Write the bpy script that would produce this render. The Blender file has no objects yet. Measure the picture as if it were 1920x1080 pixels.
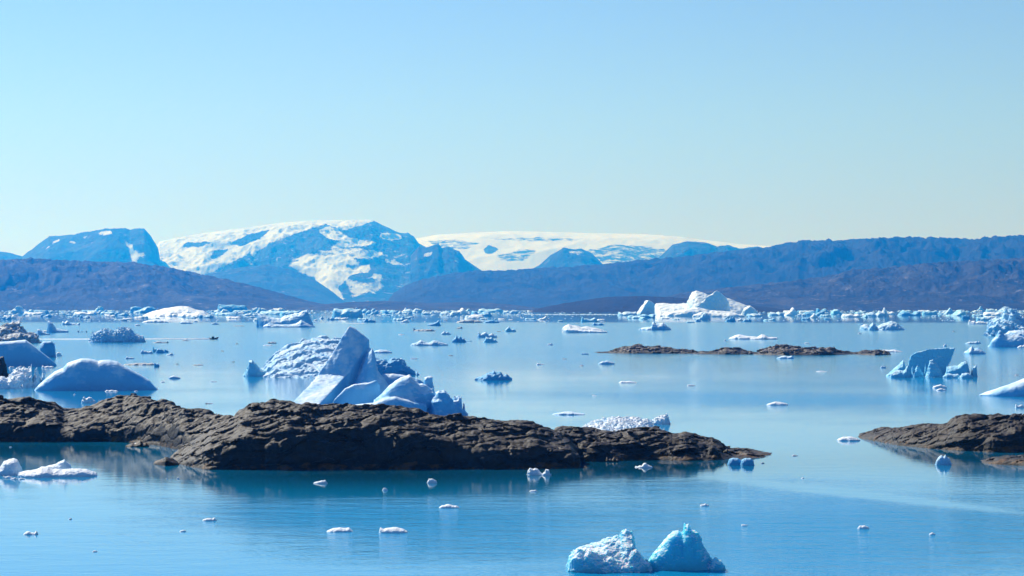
SKY_TINT_LOW = (.68, .75, 1.14)
SKY_TINT = (.76, .87, 1.06)
SKY_TINT_UP = (.36, .72, 1.06)
SKY_STRENGTH = .083
SUN_STRENGTH = 5.0
HAZE_COL = (.006, .235, 1.0)
HAZE_DENS = 7.6e-5
HAZE_G = .45
EXPOSURE = 0.38
DEBUG = False
import bpy, bmesh, math, random
import numpy as np

# ------------------------------------------------------------------ scene, camera
scene = bpy.context.scene
COL = scene.collection
F = 4330.0      # focal length in photo pixels (1920 wide)
H = 22.0        # eye height above the fjord
YH = 572.0      # pixel row of the true horizon
R = math.radians

def Dw(py): return F * H / (py - YH)
def P3(px, py, D): return np.array([(px - 960.0) / F * D, D, H - (py - YH) / F * D])

# ------------------------------------------------------------------ noise (numpy)
_perm = {}
def perm(seed):
    if seed not in _perm:
        r = np.random.RandomState(seed + 11)
        p = r.permutation(1024).astype(np.int32)
        g = r.normal(size=(1024, 3)).astype(np.float32)
        g /= np.linalg.norm(g, axis=1, keepdims=True)
        _perm[seed] = (p, g, r.rand(1024, 4).astype(np.float32))
    return _perm[seed]

def hsh(p, i, j, k):
    return p[(p[(p[i & 1023] + j) & 1023] + k) & 1023]

def perlin(x, y, z, seed=0):
    p, g, _ = perm(seed)
    xi = np.floor(x).astype(np.int32); yi = np.floor(y).astype(np.int32); zi = np.floor(z).astype(np.int32)
    xf = (x - xi).astype(np.float32); yf = (y - yi).astype(np.float32); zf = (z - zi).astype(np.float32)
    u = xf*xf*xf*(xf*(xf*6-15)+10); v = yf*yf*yf*(yf*(yf*6-15)+10); w = zf*zf*zf*(zf*(zf*6-15)+10)
    out = 0
    for a in (0, 1):
        wa = u if a else 1-u
        for b in (0, 1):
            wb = v if b else 1-v
            for c in (0, 1):
                wc = w if c else 1-w
                q = g[hsh(p, xi+a, yi+b, zi+c)]
                out = out + wa*wb*wc*(q[..., 0]*(xf-a)+q[..., 1]*(yf-b)+q[..., 2]*(zf-c))
    return out * 1.5

def fbm(x, y, z, octs=4, seed=0, gain=.5, lac=2.03, ridged=False):
    a = 1.0; s = 0; tot = 0
    for o in range(octs):
        n = perlin(x, y, z, seed+o)
        if ridged: n = 1-2*np.abs(n)*1.4
        s = s + a*n; tot += a
        a *= gain; x = x*lac+3.1; y = y*lac+1.7; z = z*lac+5.3
    return s / tot

def worley(x, y, z, seed=0):
    """F1, F2-F1 edge distance, random value of the nearest cell"""
    p, g, rv = perm(seed)
    xi = np.floor(x).astype(np.int32); yi = np.floor(y).astype(np.int32); zi = np.floor(z).astype(np.int32)
    f1 = np.full(x.shape, 9.0, np.float32); f2 = f1.copy(); val = np.zeros(x.shape, np.float32)
    for a in (-1, 0, 1):
        for b in (-1, 0, 1):
            for c in (-1, 0, 1):
                h = hsh(p, xi+a, yi+b, zi+c); r = rv[h]
                d = np.sqrt((xi+a+r[..., 0]-x)**2 + (yi+b+r[..., 1]-y)**2 + (zi+c+r[..., 2]-z)**2)
                m = d < f1
                f2 = np.where(m, f1, np.minimum(f2, d))
                val = np.where(m, r[..., 3], val); f1 = np.where(m, d, f1)
    return f1, f2-f1, val

# ------------------------------------------------------------------ meshes
def mesh_obj(name, verts, faces, mat, parent=None, smooth=True):
    verts = np.asarray(verts, np.float32); faces = np.asarray(faces, np.int32)
    me = bpy.data.meshes.new(name)
    n = len(verts); k = faces.shape[1]; nf = len(faces)
    me.vertices.add(n); me.vertices.foreach_set('co', verts.ravel())
    me.loops.add(nf*k); me.loops.foreach_set('vertex_index', faces.ravel())
    me.polygons.add(nf); me.polygons.foreach_set('loop_start', np.arange(0, nf*k, k, dtype=np.int32))
    me.polygons.foreach_set('loop_total', np.full(nf, k, np.int32))
    me.polygons.foreach_set('use_smooth', np.full(nf, smooth, bool))
    me.update(calc_edges=True); me.validate()
    me.materials.append(mat)
    o = bpy.data.objects.new(name, me); COL.objects.link(o)
    if parent: o.parent = parent
    return o

def attr(o, name, vals):
    a = o.data.attributes.new(name, 'FLOAT', 'POINT')
    a.data.foreach_set('value', np.asarray(vals, np.float32).ravel())

def grid_faces(nr, nc):
    i = np.arange(nr-1)[:, None]*nc + np.arange(nc-1)[None, :]
    return np.stack([i, i+1, i+nc+1, i+nc], -1).reshape(-1, 4)

def tag(o, label=None, cat=None, group=None, kind=None):
    if label: o['label'] = label
    if cat: o['category'] = cat
    if group: o['group'] = group
    if kind: o['kind'] = kind
    return o

def surface_nets(f, origin, h):
    """isosurface f=0 (inside negative) -> verts, quads"""
    s = f < 0
    nx, ny, nz = f.shape
    c = np.zeros((nx-1, ny-1, nz-1), np.int8)
    for a in (0, 1):
        for b in (0, 1):
            for d in (0, 1):
                c += s[a:nx-1+a, b:ny-1+b, d:nz-1+d]
    act = (c > 0) & (c < 8)
    idx = np.full(act.shape, -1, np.int64)
    I, J, K = np.nonzero(act)
    idx[I, J, K] = np.arange(len(I))
    acc = np.zeros((len(I), 3)); cnt = np.zeros(len(I))
    for ax in range(3):
        o1, o2 = [q for q in range(3) if q != ax]
        for a in (0, 1):
            for b in (0, 1):
                p0 = [I.copy(), J.copy(), K.copy()]
                p0[o1] += a; p0[o2] += b
                p1 = [q.copy() for q in p0]; p1[ax] += 1
                f0 = f[p0[0], p0[1], p0[2]]; f1 = f[p1[0], p1[1], p1[2]]
                m = (f0 < 0) != (f1 < 0)
                t = np.where(m, f0/np.where(m, f0-f1, 1), 0)
                q = np.stack(p0, -1).astype(float); q[:, ax] += t
                acc += q*m[:, None]; cnt += m
    v = acc/cnt[:, None]
    quads = []
    for ax in range(3):
        o1, o2 = (ax+1) % 3, (ax+2) % 3
        sl0 = [slice(1, -1)]*3; sl1 = [slice(1, -1)]*3
        sl0[ax] = slice(0, -1); sl1[ax] = slice(1, None)
        a0 = s[tuple(sl0)]; a1 = s[tuple(sl1)]
        for sgn in (0, 1):
            E = np.array(np.nonzero((a0 & ~a1) if sgn else (~a0 & a1)))
            if E.shape[1] == 0: continue
            base = E.copy(); base[o1] += 1; base[o2] += 1
            def cell(d1, d2):
                q = base.copy(); q[o1] += d1; q[o2] += d2
                return idx[q[0], q[1], q[2]]
            q = [cell(-1, -1), cell(0, -1), cell(0, 0), cell(-1, 0)]
            if not sgn: q = q[::-1]
            quads.append(np.stack(q, -1))
    quads = np.concatenate(quads)
    quads = quads[(quads >= 0).all(1)]
    return v*h + np.asarray(origin), quads

def smin(a, b, k):
    if k <= 0: return np.minimum(a, b)
    t = np.clip(.5+.5*(b-a)/k, 0, 1)
    return b*(1-t)+a*t-k*t*(1-t)

def hull_planes(pts):
    bm = bmesh.new()
    for p in pts: bm.verts.new(p)
    bmesh.ops.convex_hull(bm, input=bm.verts[:])
    bm.normal_update()
    c = np.mean(np.array(pts), 0); out = []
    for fc in bm.faces:
        n = np.array(fc.normal); q = np.array(fc.verts[0].co)
        if np.linalg.norm(n) < .5: continue
        if np.dot(n, c-q) > 0: n = -n
        if any(abs(np.dot(n, m)-1) < 1e-4 for m, _ in out): continue
        out.append((n, np.dot(n, q)))
    bm.free()
    return out

# ------------------------------------------------------------------ materials
def new_mat(name):
    m = bpy.data.materials.new(name); m.use_nodes = True
    nt = m.node_tree; nt.nodes.clear()
    out = nt.nodes.new('ShaderNodeOutputMaterial')
    b = nt.nodes.new('ShaderNodeBsdfPrincipled')
    nt.links.new(b.outputs[0], out.inputs['Surface'])
    return m, nt, b
def N(nt, t, **kw):
    n = nt.nodes.new(t)
    for k, v in kw.items():
        if k in n.inputs: n.inputs[k].default_value = v
        else: setattr(n, k, v)
    return n
def L(nt, a, b): nt.links.new(a, b)
def noise(nt, vec, scale, detail=6, rough=.6, dist=0):
    n = N(nt, 'ShaderNodeTexNoise'); n.inputs['Scale'].default_value = scale
    n.inputs['Detail'].default_value = detail; n.inputs['Roughness'].default_value = rough
    n.inputs['Distortion'].default_value = dist
    L(nt, vec, n.inputs['Vector']); return n.outputs['Fac']
def ramp(nt, fac, stops):
    r = N(nt, 'ShaderNodeValToRGB'); e = r.color_ramp.elements
    while len(e) < len(stops): e.new(.5)
    for i, (p, c) in enumerate(stops):
        e[i].position = p; e[i].color = (*c, 1) if isinstance(c, tuple) else (c, c, c, 1)
    L(nt, fac, r.inputs[0]); return r.outputs[0]
def mixc(nt, fac, a, b):
    m = N(nt, 'ShaderNodeMix'); m.data_type = 'RGBA'
    for s, v in ((0, fac), (6, a), (7, b)):
        if hasattr(v, 'is_output'): L(nt, v, m.inputs[s])
        else: m.inputs[s].default_value = v if s == 0 else (*v, 1)
    return m.outputs[2]
def math_(nt, op, a, b=None):
    m = N(nt, 'ShaderNodeMath'); m.operation = op
    for i, v in enumerate((a, b)):
        if v is None: continue
        if hasattr(v, 'is_output'): L(nt, v, m.inputs[i])
        else: m.inputs[i].default_value = v
    return m.outputs[0]
def bump(nt, b, height, strength, dist):
    n = N(nt, 'ShaderNodeBump'); n.inputs['Distance'].default_value = dist
    if hasattr(strength, 'is_output'): L(nt, strength, n.inputs['Strength'])
    else: n.inputs['Strength'].default_value = strength
    L(nt, height, n.inputs['Height']); L(nt, n.outputs[0], b.inputs['Normal']); return n
def coords(nt, kind='Object', scale=(1, 1, 1)):
    t = N(nt, 'ShaderNodeTexCoord'); m = N(nt, 'ShaderNodeMapping')
    m.inputs['Scale'].default_value = scale
    L(nt, t.outputs[kind], m.inputs['Vector']); return m.outputs[0]
def geo(nt, which='Normal', ax=2):
    g = N(nt, 'ShaderNodeNewGeometry'); s = N(nt, 'ShaderNodeSeparateXYZ')
    L(nt, g.outputs[which], s.inputs[0]); return s.outputs[ax]

def ice_mat(name, snow, ice, amount, sss=.0, dirt=0.0, bstr=.6, bscale=1.2, radius=(.25, .9, 1.3), upf=.38):
    """old snow over bare glacier ice; amount = share of bare ice; dirt = rock flour and grit frozen in"""
    m, nt, b = new_mat(name)
    v = coords(nt)
    up = math_(nt, 'MULTIPLY', geo(nt), upf)
    n1 = noise(nt, v, .22, 8, .6)
    f = math_(nt, 'SUBTRACT', math_(nt, 'ADD', n1, .12), up)
    fac = ramp(nt, f, [(max(0, .62-amount-.12), 0.0), (min(1, .62-amount+.22), 1.0)])
    c = mixc(nt, fac, snow, ice)
    if dirt:
        d = ramp(nt, noise(nt, coords(nt, scale=(1, 1, 1.6)), .6, 9, .7, .6), [(.62-dirt*.3, 0.0), (.78-dirt*.3, 1.0)])
        c = mixc(nt, math_(nt, 'MULTIPLY', d, .75), c, (.12, .105, .10))
    L(nt, c, b.inputs['Base Color'])
    b.inputs['Roughness'].default_value = .55
    b.inputs['Specular IOR Level'].default_value = .25
    if sss:
        b.inputs['Subsurface Weight'].default_value = sss
        b.inputs['Subsurface Radius'].default_value = radius
        b.inputs['Subsurface Scale'].default_value = 1.0
    h = math_(nt, 'ADD', noise(nt, v, bscale, 10, .68), math_(nt, 'MULTIPLY', noise(nt, v, bscale*4, 5, .6), .3))
    bump(nt, b, h, bstr, .5)
    return m
# snow-crusted, bluish, deep blue, gritty ice
SNOW = (.84, .87, .90)
M_SNOWY = ice_mat('snowy_ice', SNOW, (.50, .72, .86), .22, sss=0)
M_ICE = ice_mat('glacier_ice', (.76, .85, .91), (.28, .57, .79), .38, sss=0)
M_BLUE = ice_mat('blue_ice', (.62, .80, .90), (.10, .42, .70), .50, sss=0)
M_TURQ = ice_mat('turquoise_ice', (.74, .87, .92), (.20, .58, .80), .42, sss=0)
M_DIRTY = ice_mat('gritty_ice', (.74, .79, .83), (.36, .52, .66), .34, dirt=.75)
M_SMOOTH = ice_mat('smooth_ice', (.80, .87, .92), (.17, .48, .75), .36, bstr=.22, bscale=.9)
M_FRONT = ice_mat('wet_snow_ice', (.88, .91, .93), (.16, .60, .78), .38, upf=.6, sss=.6, bstr=.6, bscale=2.0, radius=(.10, .42, .55))

M_GLOW = ice_mat('translucent_ice', (.88, .91, .93), (.08, .56, .74), .50, upf=.55, sss=.75, bstr=.4, bscale=1.6, radius=(.30, 1.2, 1.5))

def rock_mat(name, lo=(.006, .006, .007), hi=(.021, .020, .021), moss=1.0, weed=True):
    m, nt, b = new_mat(name)
    v = coords(nt); z = geo(nt, 'Position', 2)
    vs = coords(nt, scale=(1, 1, 2.2))
    c = mixc(nt, ramp(nt, noise(nt, v, .55, 10, .72, .3), [(.40, 0.0), (.66, 1.0)]), lo, hi)
    vein = ramp(nt, noise(nt, vs, 1.7, 8, .7, 1.2), [(.60, 0.0), (.72, 1.0)])
    c = mixc(nt, math_(nt, 'MULTIPLY', vein, .55), c, (.10, .096, .096))
    big = ramp(nt, noise(nt, vs, .16, 5, .6, .8), [(.42, 0.0), (.60, 1.0)])
    c = mixc(nt, math_(nt, 'MULTIPLY', big, .55), c, tuple(1.5*q for q in hi))
    lich = ramp(nt, noise(nt, v, 5.0, 4, .7), [(.64, 0.0), (.72, 1.0)])
    c = mixc(nt, math_(nt, 'MULTIPLY', lich, .6), c, (.22, .21, .205))
    stk = ramp(nt, noise(nt, coords(nt, scale=(1.1, 1.1, .16)), 1.0, 6, .65), [(.50, 0.0), (.66, 1.0)])
    c = mixc(nt, math_(nt, 'MULTIPLY', stk, .55), c, tuple(1.9*q for q in hi))
    if moss:
        g = math_(nt, 'ADD', noise(nt, v, .35, 8, .7), math_(nt, 'MULTIPLY', geo(nt), .28))
        mo = ramp(nt, g, [(.60, 0.0), (.74, 1.0)])
        mc = mixc(nt, noise(nt, v, 3.0, 5, .6), (.016, .010, .007), (.055, .030, .013))
        c = mixc(nt, math_(nt, 'MULTIPLY', mo, .85*moss), c, mc)
    # black tide band, then rockweed just above the water
    zz = math_(nt, 'ADD', z, math_(nt, 'MULTIPLY', noise(nt, v, .45, 5, .6), -1.3))
    wet = ramp(nt, zz, [(.25, 1.0), (.95, 0.0)])
    c = mixc(nt, math_(nt, 'MULTIPLY', wet, .82), c, (.010, .010, .011))
    if weed:
        wz = ramp(nt, math_(nt, 'ADD', z, math_(nt, 'MULTIPLY', noise(nt, v, .3, 4, .5), -1.5)), [(-.40, 1.0), (-.10, 0.0)])
        wn = ramp(nt, noise(nt, coords(nt, scale=(.5, 1, 1)), .8, 7, .7), [(.50, 0.0), (.60, 1.0)])
        wc = mixc(nt, noise(nt, v, 4, 3), (.045, .018, .005), (.18, .075, .014))
        c = mixc(nt, math_(nt, 'MULTIPLY', math_(nt, 'MULTIPLY', wz, wn), .85), c, wc)
    L(nt, c, b.inputs['Base Color'])
    b.inputs['Roughness'].default_value = .62
    b.inputs['Specular IOR Level'].default_value = .35
    h = math_(nt, 'ADD', noise(nt, vs, .9, 12, .72, .4), math_(nt, 'MULTIPLY', noise(nt, v, 4.5, 6, .7), .3))
    bump(nt, b, h, .5, .5)
    return m
M_ROCK = rock_mat('gneiss')
M_SKERRY = rock_mat('skerry_gneiss', lo=(.035, .028, .025), hi=(.14, .115, .10), moss=.25, weed=False)

def terrain_mat(name, lo, hi, feat, snowc=(.64, .69, .76), moss=(.035, .028, .02)):
    m, nt, b = new_mat(name)
    v = coords(nt)
    n1 = noise(nt, v, 1/feat, 12, .72, .4)
    c = mixc(nt, ramp(nt, n1, [(.44, 0.0), (.70, 1.0)]), lo, hi)
    n2 = noise(nt, v, 3.7/feat, 10, .75)
    c = mixc(nt, math_(nt, 'MULTIPLY', ramp(nt, n2, [(.575, 0.0), (.66, 1.0)]), .9), c, tuple(min(1, 3.0*q) for q in hi))
    c = mixc(nt, math_(nt, 'MULTIPLY', ramp(nt, noise(nt, v, .6/feat, 6, .6), [(.5, 0.0), (.62, 1.0)]), .6), c, moss)
    a = N(nt, 'ShaderNodeAttribute'); a.attribute_name = 'snow'
    sn = math_(nt, 'ADD', a.outputs['Fac'], math_(nt, 'MULTIPLY', math_(nt, 'SUBTRACT', noise(nt, v, 3/feat, 12, .75, .5), .5), 2.4))
    sf = ramp(nt, sn, [(.36, 0.0), (.66, 1.0)])
    c = mixc(nt, sf, c, snowc)
    L(nt, c, b.inputs['Base Color'])
    b.inputs['Roughness'].default_value = .9; b.inputs['Specular IOR Level'].default_value = .1
    bump(nt, b, noise(nt, v, 2.2/feat, 12, .7), math_(nt, 'SUBTRACT', .85, math_(nt, 'MULTIPLY', sf, .62)), feat*.14)
    return m
M_HILL = terrain_mat('tundra_hill', (.011, .011, .011), (.075, .070, .066), 190)
M_DARKHILL = terrain_mat('dark_tundra', (.008, .007, .008), (.022, .019, .018), 160, moss=(.012, .010, .008))
M_MTN = terrain_mat('alpine_rock', (.008, .008, .008), (.07, .066, .064), 420, moss=(.012, .012, .011))

# fjord water: mirror-like where calm, finely ruffled in the breezes; the attribute 'ruffle' maps the cat's-paws
def water_mat():
    m, nt, b = new_mat('fjord_water')
    si = N(nt, 'ShaderNodeAttribute'); si.attribute_name = 'refl_tone'
    L(nt, mixc(nt, si.outputs['Fac'], (.002, .020, .040), (.003, .245, .48)), b.inputs['Base Color'])  # dark end paints the islets' reflection into the body colour
    b.inputs['IOR'].default_value = 1.333
    a = N(nt, 'ShaderNodeAttribute'); a.attribute_name = 'ruffle'
    r = a.outputs['Fac']
    L(nt, math_(nt, 'ADD', math_(nt, 'MULTIPLY', r, .10), .03), b.inputs['Roughness'])
    v = coords(nt, scale=(.75, 1, 1))
    h = math_(nt, 'ADD', noise(nt, v, 1.6, 3, .55), math_(nt, 'MULTIPLY', noise(nt, coords(nt, scale=(.5, 1, 1)), .32, 3, .5), 2.2))
    bump(nt, b, h, math_(nt, 'ADD', math_(nt, 'MULTIPLY', math_(nt, 'MULTIPLY', r, r), .96), .03), .20)
    return m
M_WATER = water_mat()

def flat_mat(name, col, rough=.5, metal=0):
    m, nt, b = new_mat(name)
    v = coords(nt)
    c = mixc(nt, noise(nt, v, 3, 6), tuple(q*.75 for q in col), col)
    L(nt, c, b.inputs['Base Color']); b.inputs['Roughness'].default_value = rough; b.inputs['Metallic'].default_value = metal
    return m

# ------------------------------------------------------------------ icebergs
def Lp(t, b, d=None, ff=.5, p=2.6, q=2.0, k=None): return dict(t=t, b=b, d=d, ff=ff, p=p, q=q)

def berg(name, label, lumps, mat=None, cat='iceberg', group=None, rough=.16, ns=.42, style='fbm', res=1.25,
         hulls=(), hook=None, sk=.12, seed=0, zb=1.2, cap=2.2e6, fine=.016):
    """one floating piece of ice; every lump: traced crest line, waterline row, real depth; hulls: flat-faced blocks"""
    if mat is None: mat = M_ICE
    bases = [l['b'] for l in lumps] + [h['b'] for h in hulls]
    allpx = [q[0] for l in lumps for q in l['t']] + [q[0] for h in hulls for q in h['pts']]
    pc = .5*(min(allpx)+max(allpx)); D0 = Dw(max(bases))
    O = np.array([(pc-960)/F*D0, D0, 0.0]); az = math.atan2(O[0], O[1])
    ex = np.array([math.cos(az), -math.sin(az), 0]); ey = np.array([math.sin(az), math.cos(az), 0])
    loc = lambda W: np.array([(W-O) @ ex, (W-O) @ ey, W[2]])
    LL = []
    for l in lumps:
        Db = Dw(l['b']); w = (max(q[0] for q in l['t'])-min(q[0] for q in l['t']))/F*Db
        d = l['d'] or .62*w
        hf, hb = d*l['ff'], d*(1-l['ff']); Dc = Db+hf
        pts = np.array([loc(P3(px, py, Dc)) for px, py in l['t']])
        o = np.argsort(pts[:, 0]); pts = pts[o]
        LL.append((pts, pts[:, 1].mean(), hf, hb, l['p'], l['q']))
    HP = []; hp_all = []
    for h in hulls:
        Dh = Dw(h['b']); pts = [loc(P3(q[0], q[1] if q[1] < 9000 else YH+F*(H+1.2)/(Dh+q[2]), Dh+q[2])) for q in h['pts']]
        hp_all += pts; HP.append((hull_planes(pts), h.get('k', 0)))
    lo = np.array([1e9]*3); hi = -lo
    for pts, v0, hf, hb, _, _ in LL:
        lo = np.minimum(lo, [pts[:, 0].min(), v0-hf, 0]); hi = np.maximum(hi, [pts[:, 0].max(), v0+hb, pts[:, 2].max()])
    for q in hp_all: lo = np.minimum(lo, q); hi = np.maximum(hi, q)
    hm = max(hi[2], .2); zb = min(zb, .6*hm+.15)
    vs = res*D0/F
    m = vs*3+rough*hm*.8
    ext = (hi-lo)+2*m; ext[2] = hi[2]+m+zb+2*vs
    n = np.prod(ext/vs)
    if n > cap: vs *= (n/cap)**(1/3)
    zs = max(.45, 1.1*vs)
    if len(lumps)+len(hulls) > 1: zb = max(zb, zs+2.2*vs); ext[2] = hi[2]+m+zb+2*vs
    org = np.array([lo[0]-m, lo[1]-m, -zb-2*vs])
    nx, ny, nz = [max(5, int(math.ceil(e/vs))+1) for e in ext]
    x = (org[0]+np.arange(nx)*vs).astype(np.float32); y = (org[1]+np.arange(ny)*vs).astype(np.float32); z = (org[2]+np.arange(nz)*vs).astype(np.float32)
    X, Y = np.meshgrid(x, y, indexing='ij'); f = None
    wob = fbm(X/(hm*1.3+.5), Y/(hm*1.3+.5), X*0+seed, 3, seed)      # irregular waterline
    for pts, v0, hf, hb, p, q in LL:
        Z = np.interp(x, pts[:, 0], pts[:, 2], left=-1, right=-1)
        out = np.maximum(pts[0, 0]-x, x-pts[-1, 0]); Z = np.where(out > 0, pts[[0, -1], 2].min()-out*2.0, Z)
        uc = .5*(pts[0, 0]+pts[-1, 0]); hw = .5*(pts[-1, 0]-pts[0, 0])+1e-6
        e = np.sqrt(np.clip(1-np.abs((x-uc)/hw)**3.5, .16, 1))
        V = Y-v0
        a = np.abs(V)/(np.where(V < 0, hf, hb)*e[:, None])*(1-.30*wob)
        g = np.where(a < 1, np.clip(1-a**p, 0, 1)**(1/q), 0)
        h = Z[:, None]*g-np.maximum(a-1, 0)*2.0*min(hf, hb)
        h = np.where(Z[:, None] < 0, Z[:, None]-np.maximum(a-1, 0)*2*min(hf, hb), h)
        gx, gy = np.gradient(h, vs)
        nrm = np.sqrt(1+np.clip(gx**2+gy**2, 0, 16))
        fl = (z[None, None, :]-h[:, :, None])/nrm[:, :, None]
        f = fl if f is None else smin(f, fl, sk*hm*.5)
    for planes, k in HP:
        fh = None
        for nn, dd in planes:
            t = (X*nn[0]+Y*nn[1])[:, :, None]+(z*nn[2])[None, None, :]-dd
            fh = t if fh is None else np.maximum(fh, t)
        f = fh.astype(np.float32) if f is None else smin(f, fh, k*hm)
    band = rough*hm*1.3+2*vs
    I, J, K = np.nonzero(np.abs(f) < band)
    px_, py_, pz_ = x[I], y[J], z[K]
    if len(I):
        s = 1/(ns*hm+.05)
        so = seed*7.31
        amp = rough*hm
        if style == 'fbm':
            dsp = fbm(px_*s+so, py_*s, pz_*s, 5, seed+1, .52)*1.1
        elif style == 'lumpy':        # snow-ice rubble: rounded knobs
            f1, e2, val = worley(px_*s*1.6+so, py_*s*1.6, pz_*s*1.6, seed+2)
            dsp = (f1-.55)*1.1+.5*fbm(px_*s*3+so, py_*s*3, pz_*s*3, 4, seed+1, .6)
        elif style == 'scallop':      # melt hollows with sharp rims
            f1, e2, val = worley(px_*s+so, py_*s, pz_*s*1.2, seed+2)
            dsp = -(f1-.5)*.9+.45*fbm(px_*s*2+so, py_*s*2, pz_*s*2, 4, seed+1, .55)
        elif style == 'crumb':        # refrozen froth of snow and brash
            f1, e2, val = worley(px_*s*.8+so, py_*s*.8, pz_*s*.8, seed+2)
            g1, e3, val2 = worley(px_*s*2.3+so, py_*s*2.3, pz_*s*2.3, seed+3)
            dsp = (f1-.55)*.9+(g1-.55)*.42+.7*fbm(px_*s*1.7+so, py_*s*1.7, pz_*s*1.7, 5, seed+1, .68)
        elif style == 'ridged':
            dsp = -fbm(px_*s+so, py_*s, pz_*s, 5, seed+1, .5, ridged=True)*.8+.2
        else:                         # 'flat': smooth melted faces
            dsp = fbm(px_*s*.6+so, py_*s*.6, pz_*s*.6, 3, seed+1, .4)*.7
        f[I, J, K] += (amp*dsp).astype(np.float32)
        s2 = 1/(vs*4.5)
        f[I, J, K] += (min(fine*hm, vs*.9)*2.2*fbm(px_*s2+so, py_*s2, pz_*s2, 2, seed+40, .6)).astype(np.float32)
        if hook: f[I, J, K] += hook(px_, py_, pz_, hm, I, J, K).astype(np.float32)
    if len(lumps)+len(hulls) > 1:      # the parts share one foot just under the water
        c0, c1 = .5*(lo+hi), .5*(hi-lo)
        fs = np.maximum(np.abs(X-c0[0])-c1[0]*.94, np.abs(Y-c0[1])-c1[1]*.94)
        f = np.minimum(f, np.maximum(fs[:, :, None], (z+zs)[None, None, :])).astype(np.float32)
    f = np.maximum(f, (-zb-z)[None, None, :])
    f[0], f[-1], f[:, 0], f[:, -1], f[:, :, 0], f[:, :, -1] = [9e3]*6
    v, q = surface_nets(f, org, vs)
    # keep the one connected body
    lab = np.arange(len(v))
    for _ in range(4000):
        mn = lab[q].min(1); new = lab.copy()
        for c_ in range(4): np.minimum.at(new, q[:, c_], mn)
        new = new[new]
        if (new == lab).all(): break
        lab = new
    ids, cnt = np.unique(lab, return_counts=True)
    if len(ids) > 1:
        if DEBUG: print('PIECES', label, sorted(cnt)[::-1][:6])
        kq = lab[q[:, 0]] == ids[cnt.argmax()]; q = q[kq]
        uq, inv = np.unique(q, return_inverse=True); v = v[uq]; q = inv.reshape(q.shape)
    o = mesh_obj(name, v, q, mat)
    o.location = O; o.rotation_euler = (0, 0, -az)
    tag(o, label, cat, group)
    return o

def chunk(label, px, py, w, h, mat=None, seed=0, name='ice_chunk', cat='ice chunk', peaks=None, group=None, style='lumpy', d=None, rough=.22, flat=.55):
    """small piece: px,py = middle of its waterline, w,h in photo pixels"""
    rs = random.Random(seed*97+13)
    n = max(4, min(9, int(w/5)+3))
    t = [(px-w/2, py)]
    for i in range(n):
        a = (i+.5)/n
        t.append((px-w/2+w*a, py-h*(1-flat+flat*rs.random())*math.sin(math.pi*a)**.55))
    j = peaks if peaks is not None else rs.randrange(1, n)
    t[j] = (t[j][0], py-h*(1.02 if flat > .4 else .95))
    t.append((px+w/2, py))
    return berg(name, label, [Lp(t, py, d=d)], mat, cat, group, rough=rough, style=style, seed=seed, res=1.0, ns=.6)

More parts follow.
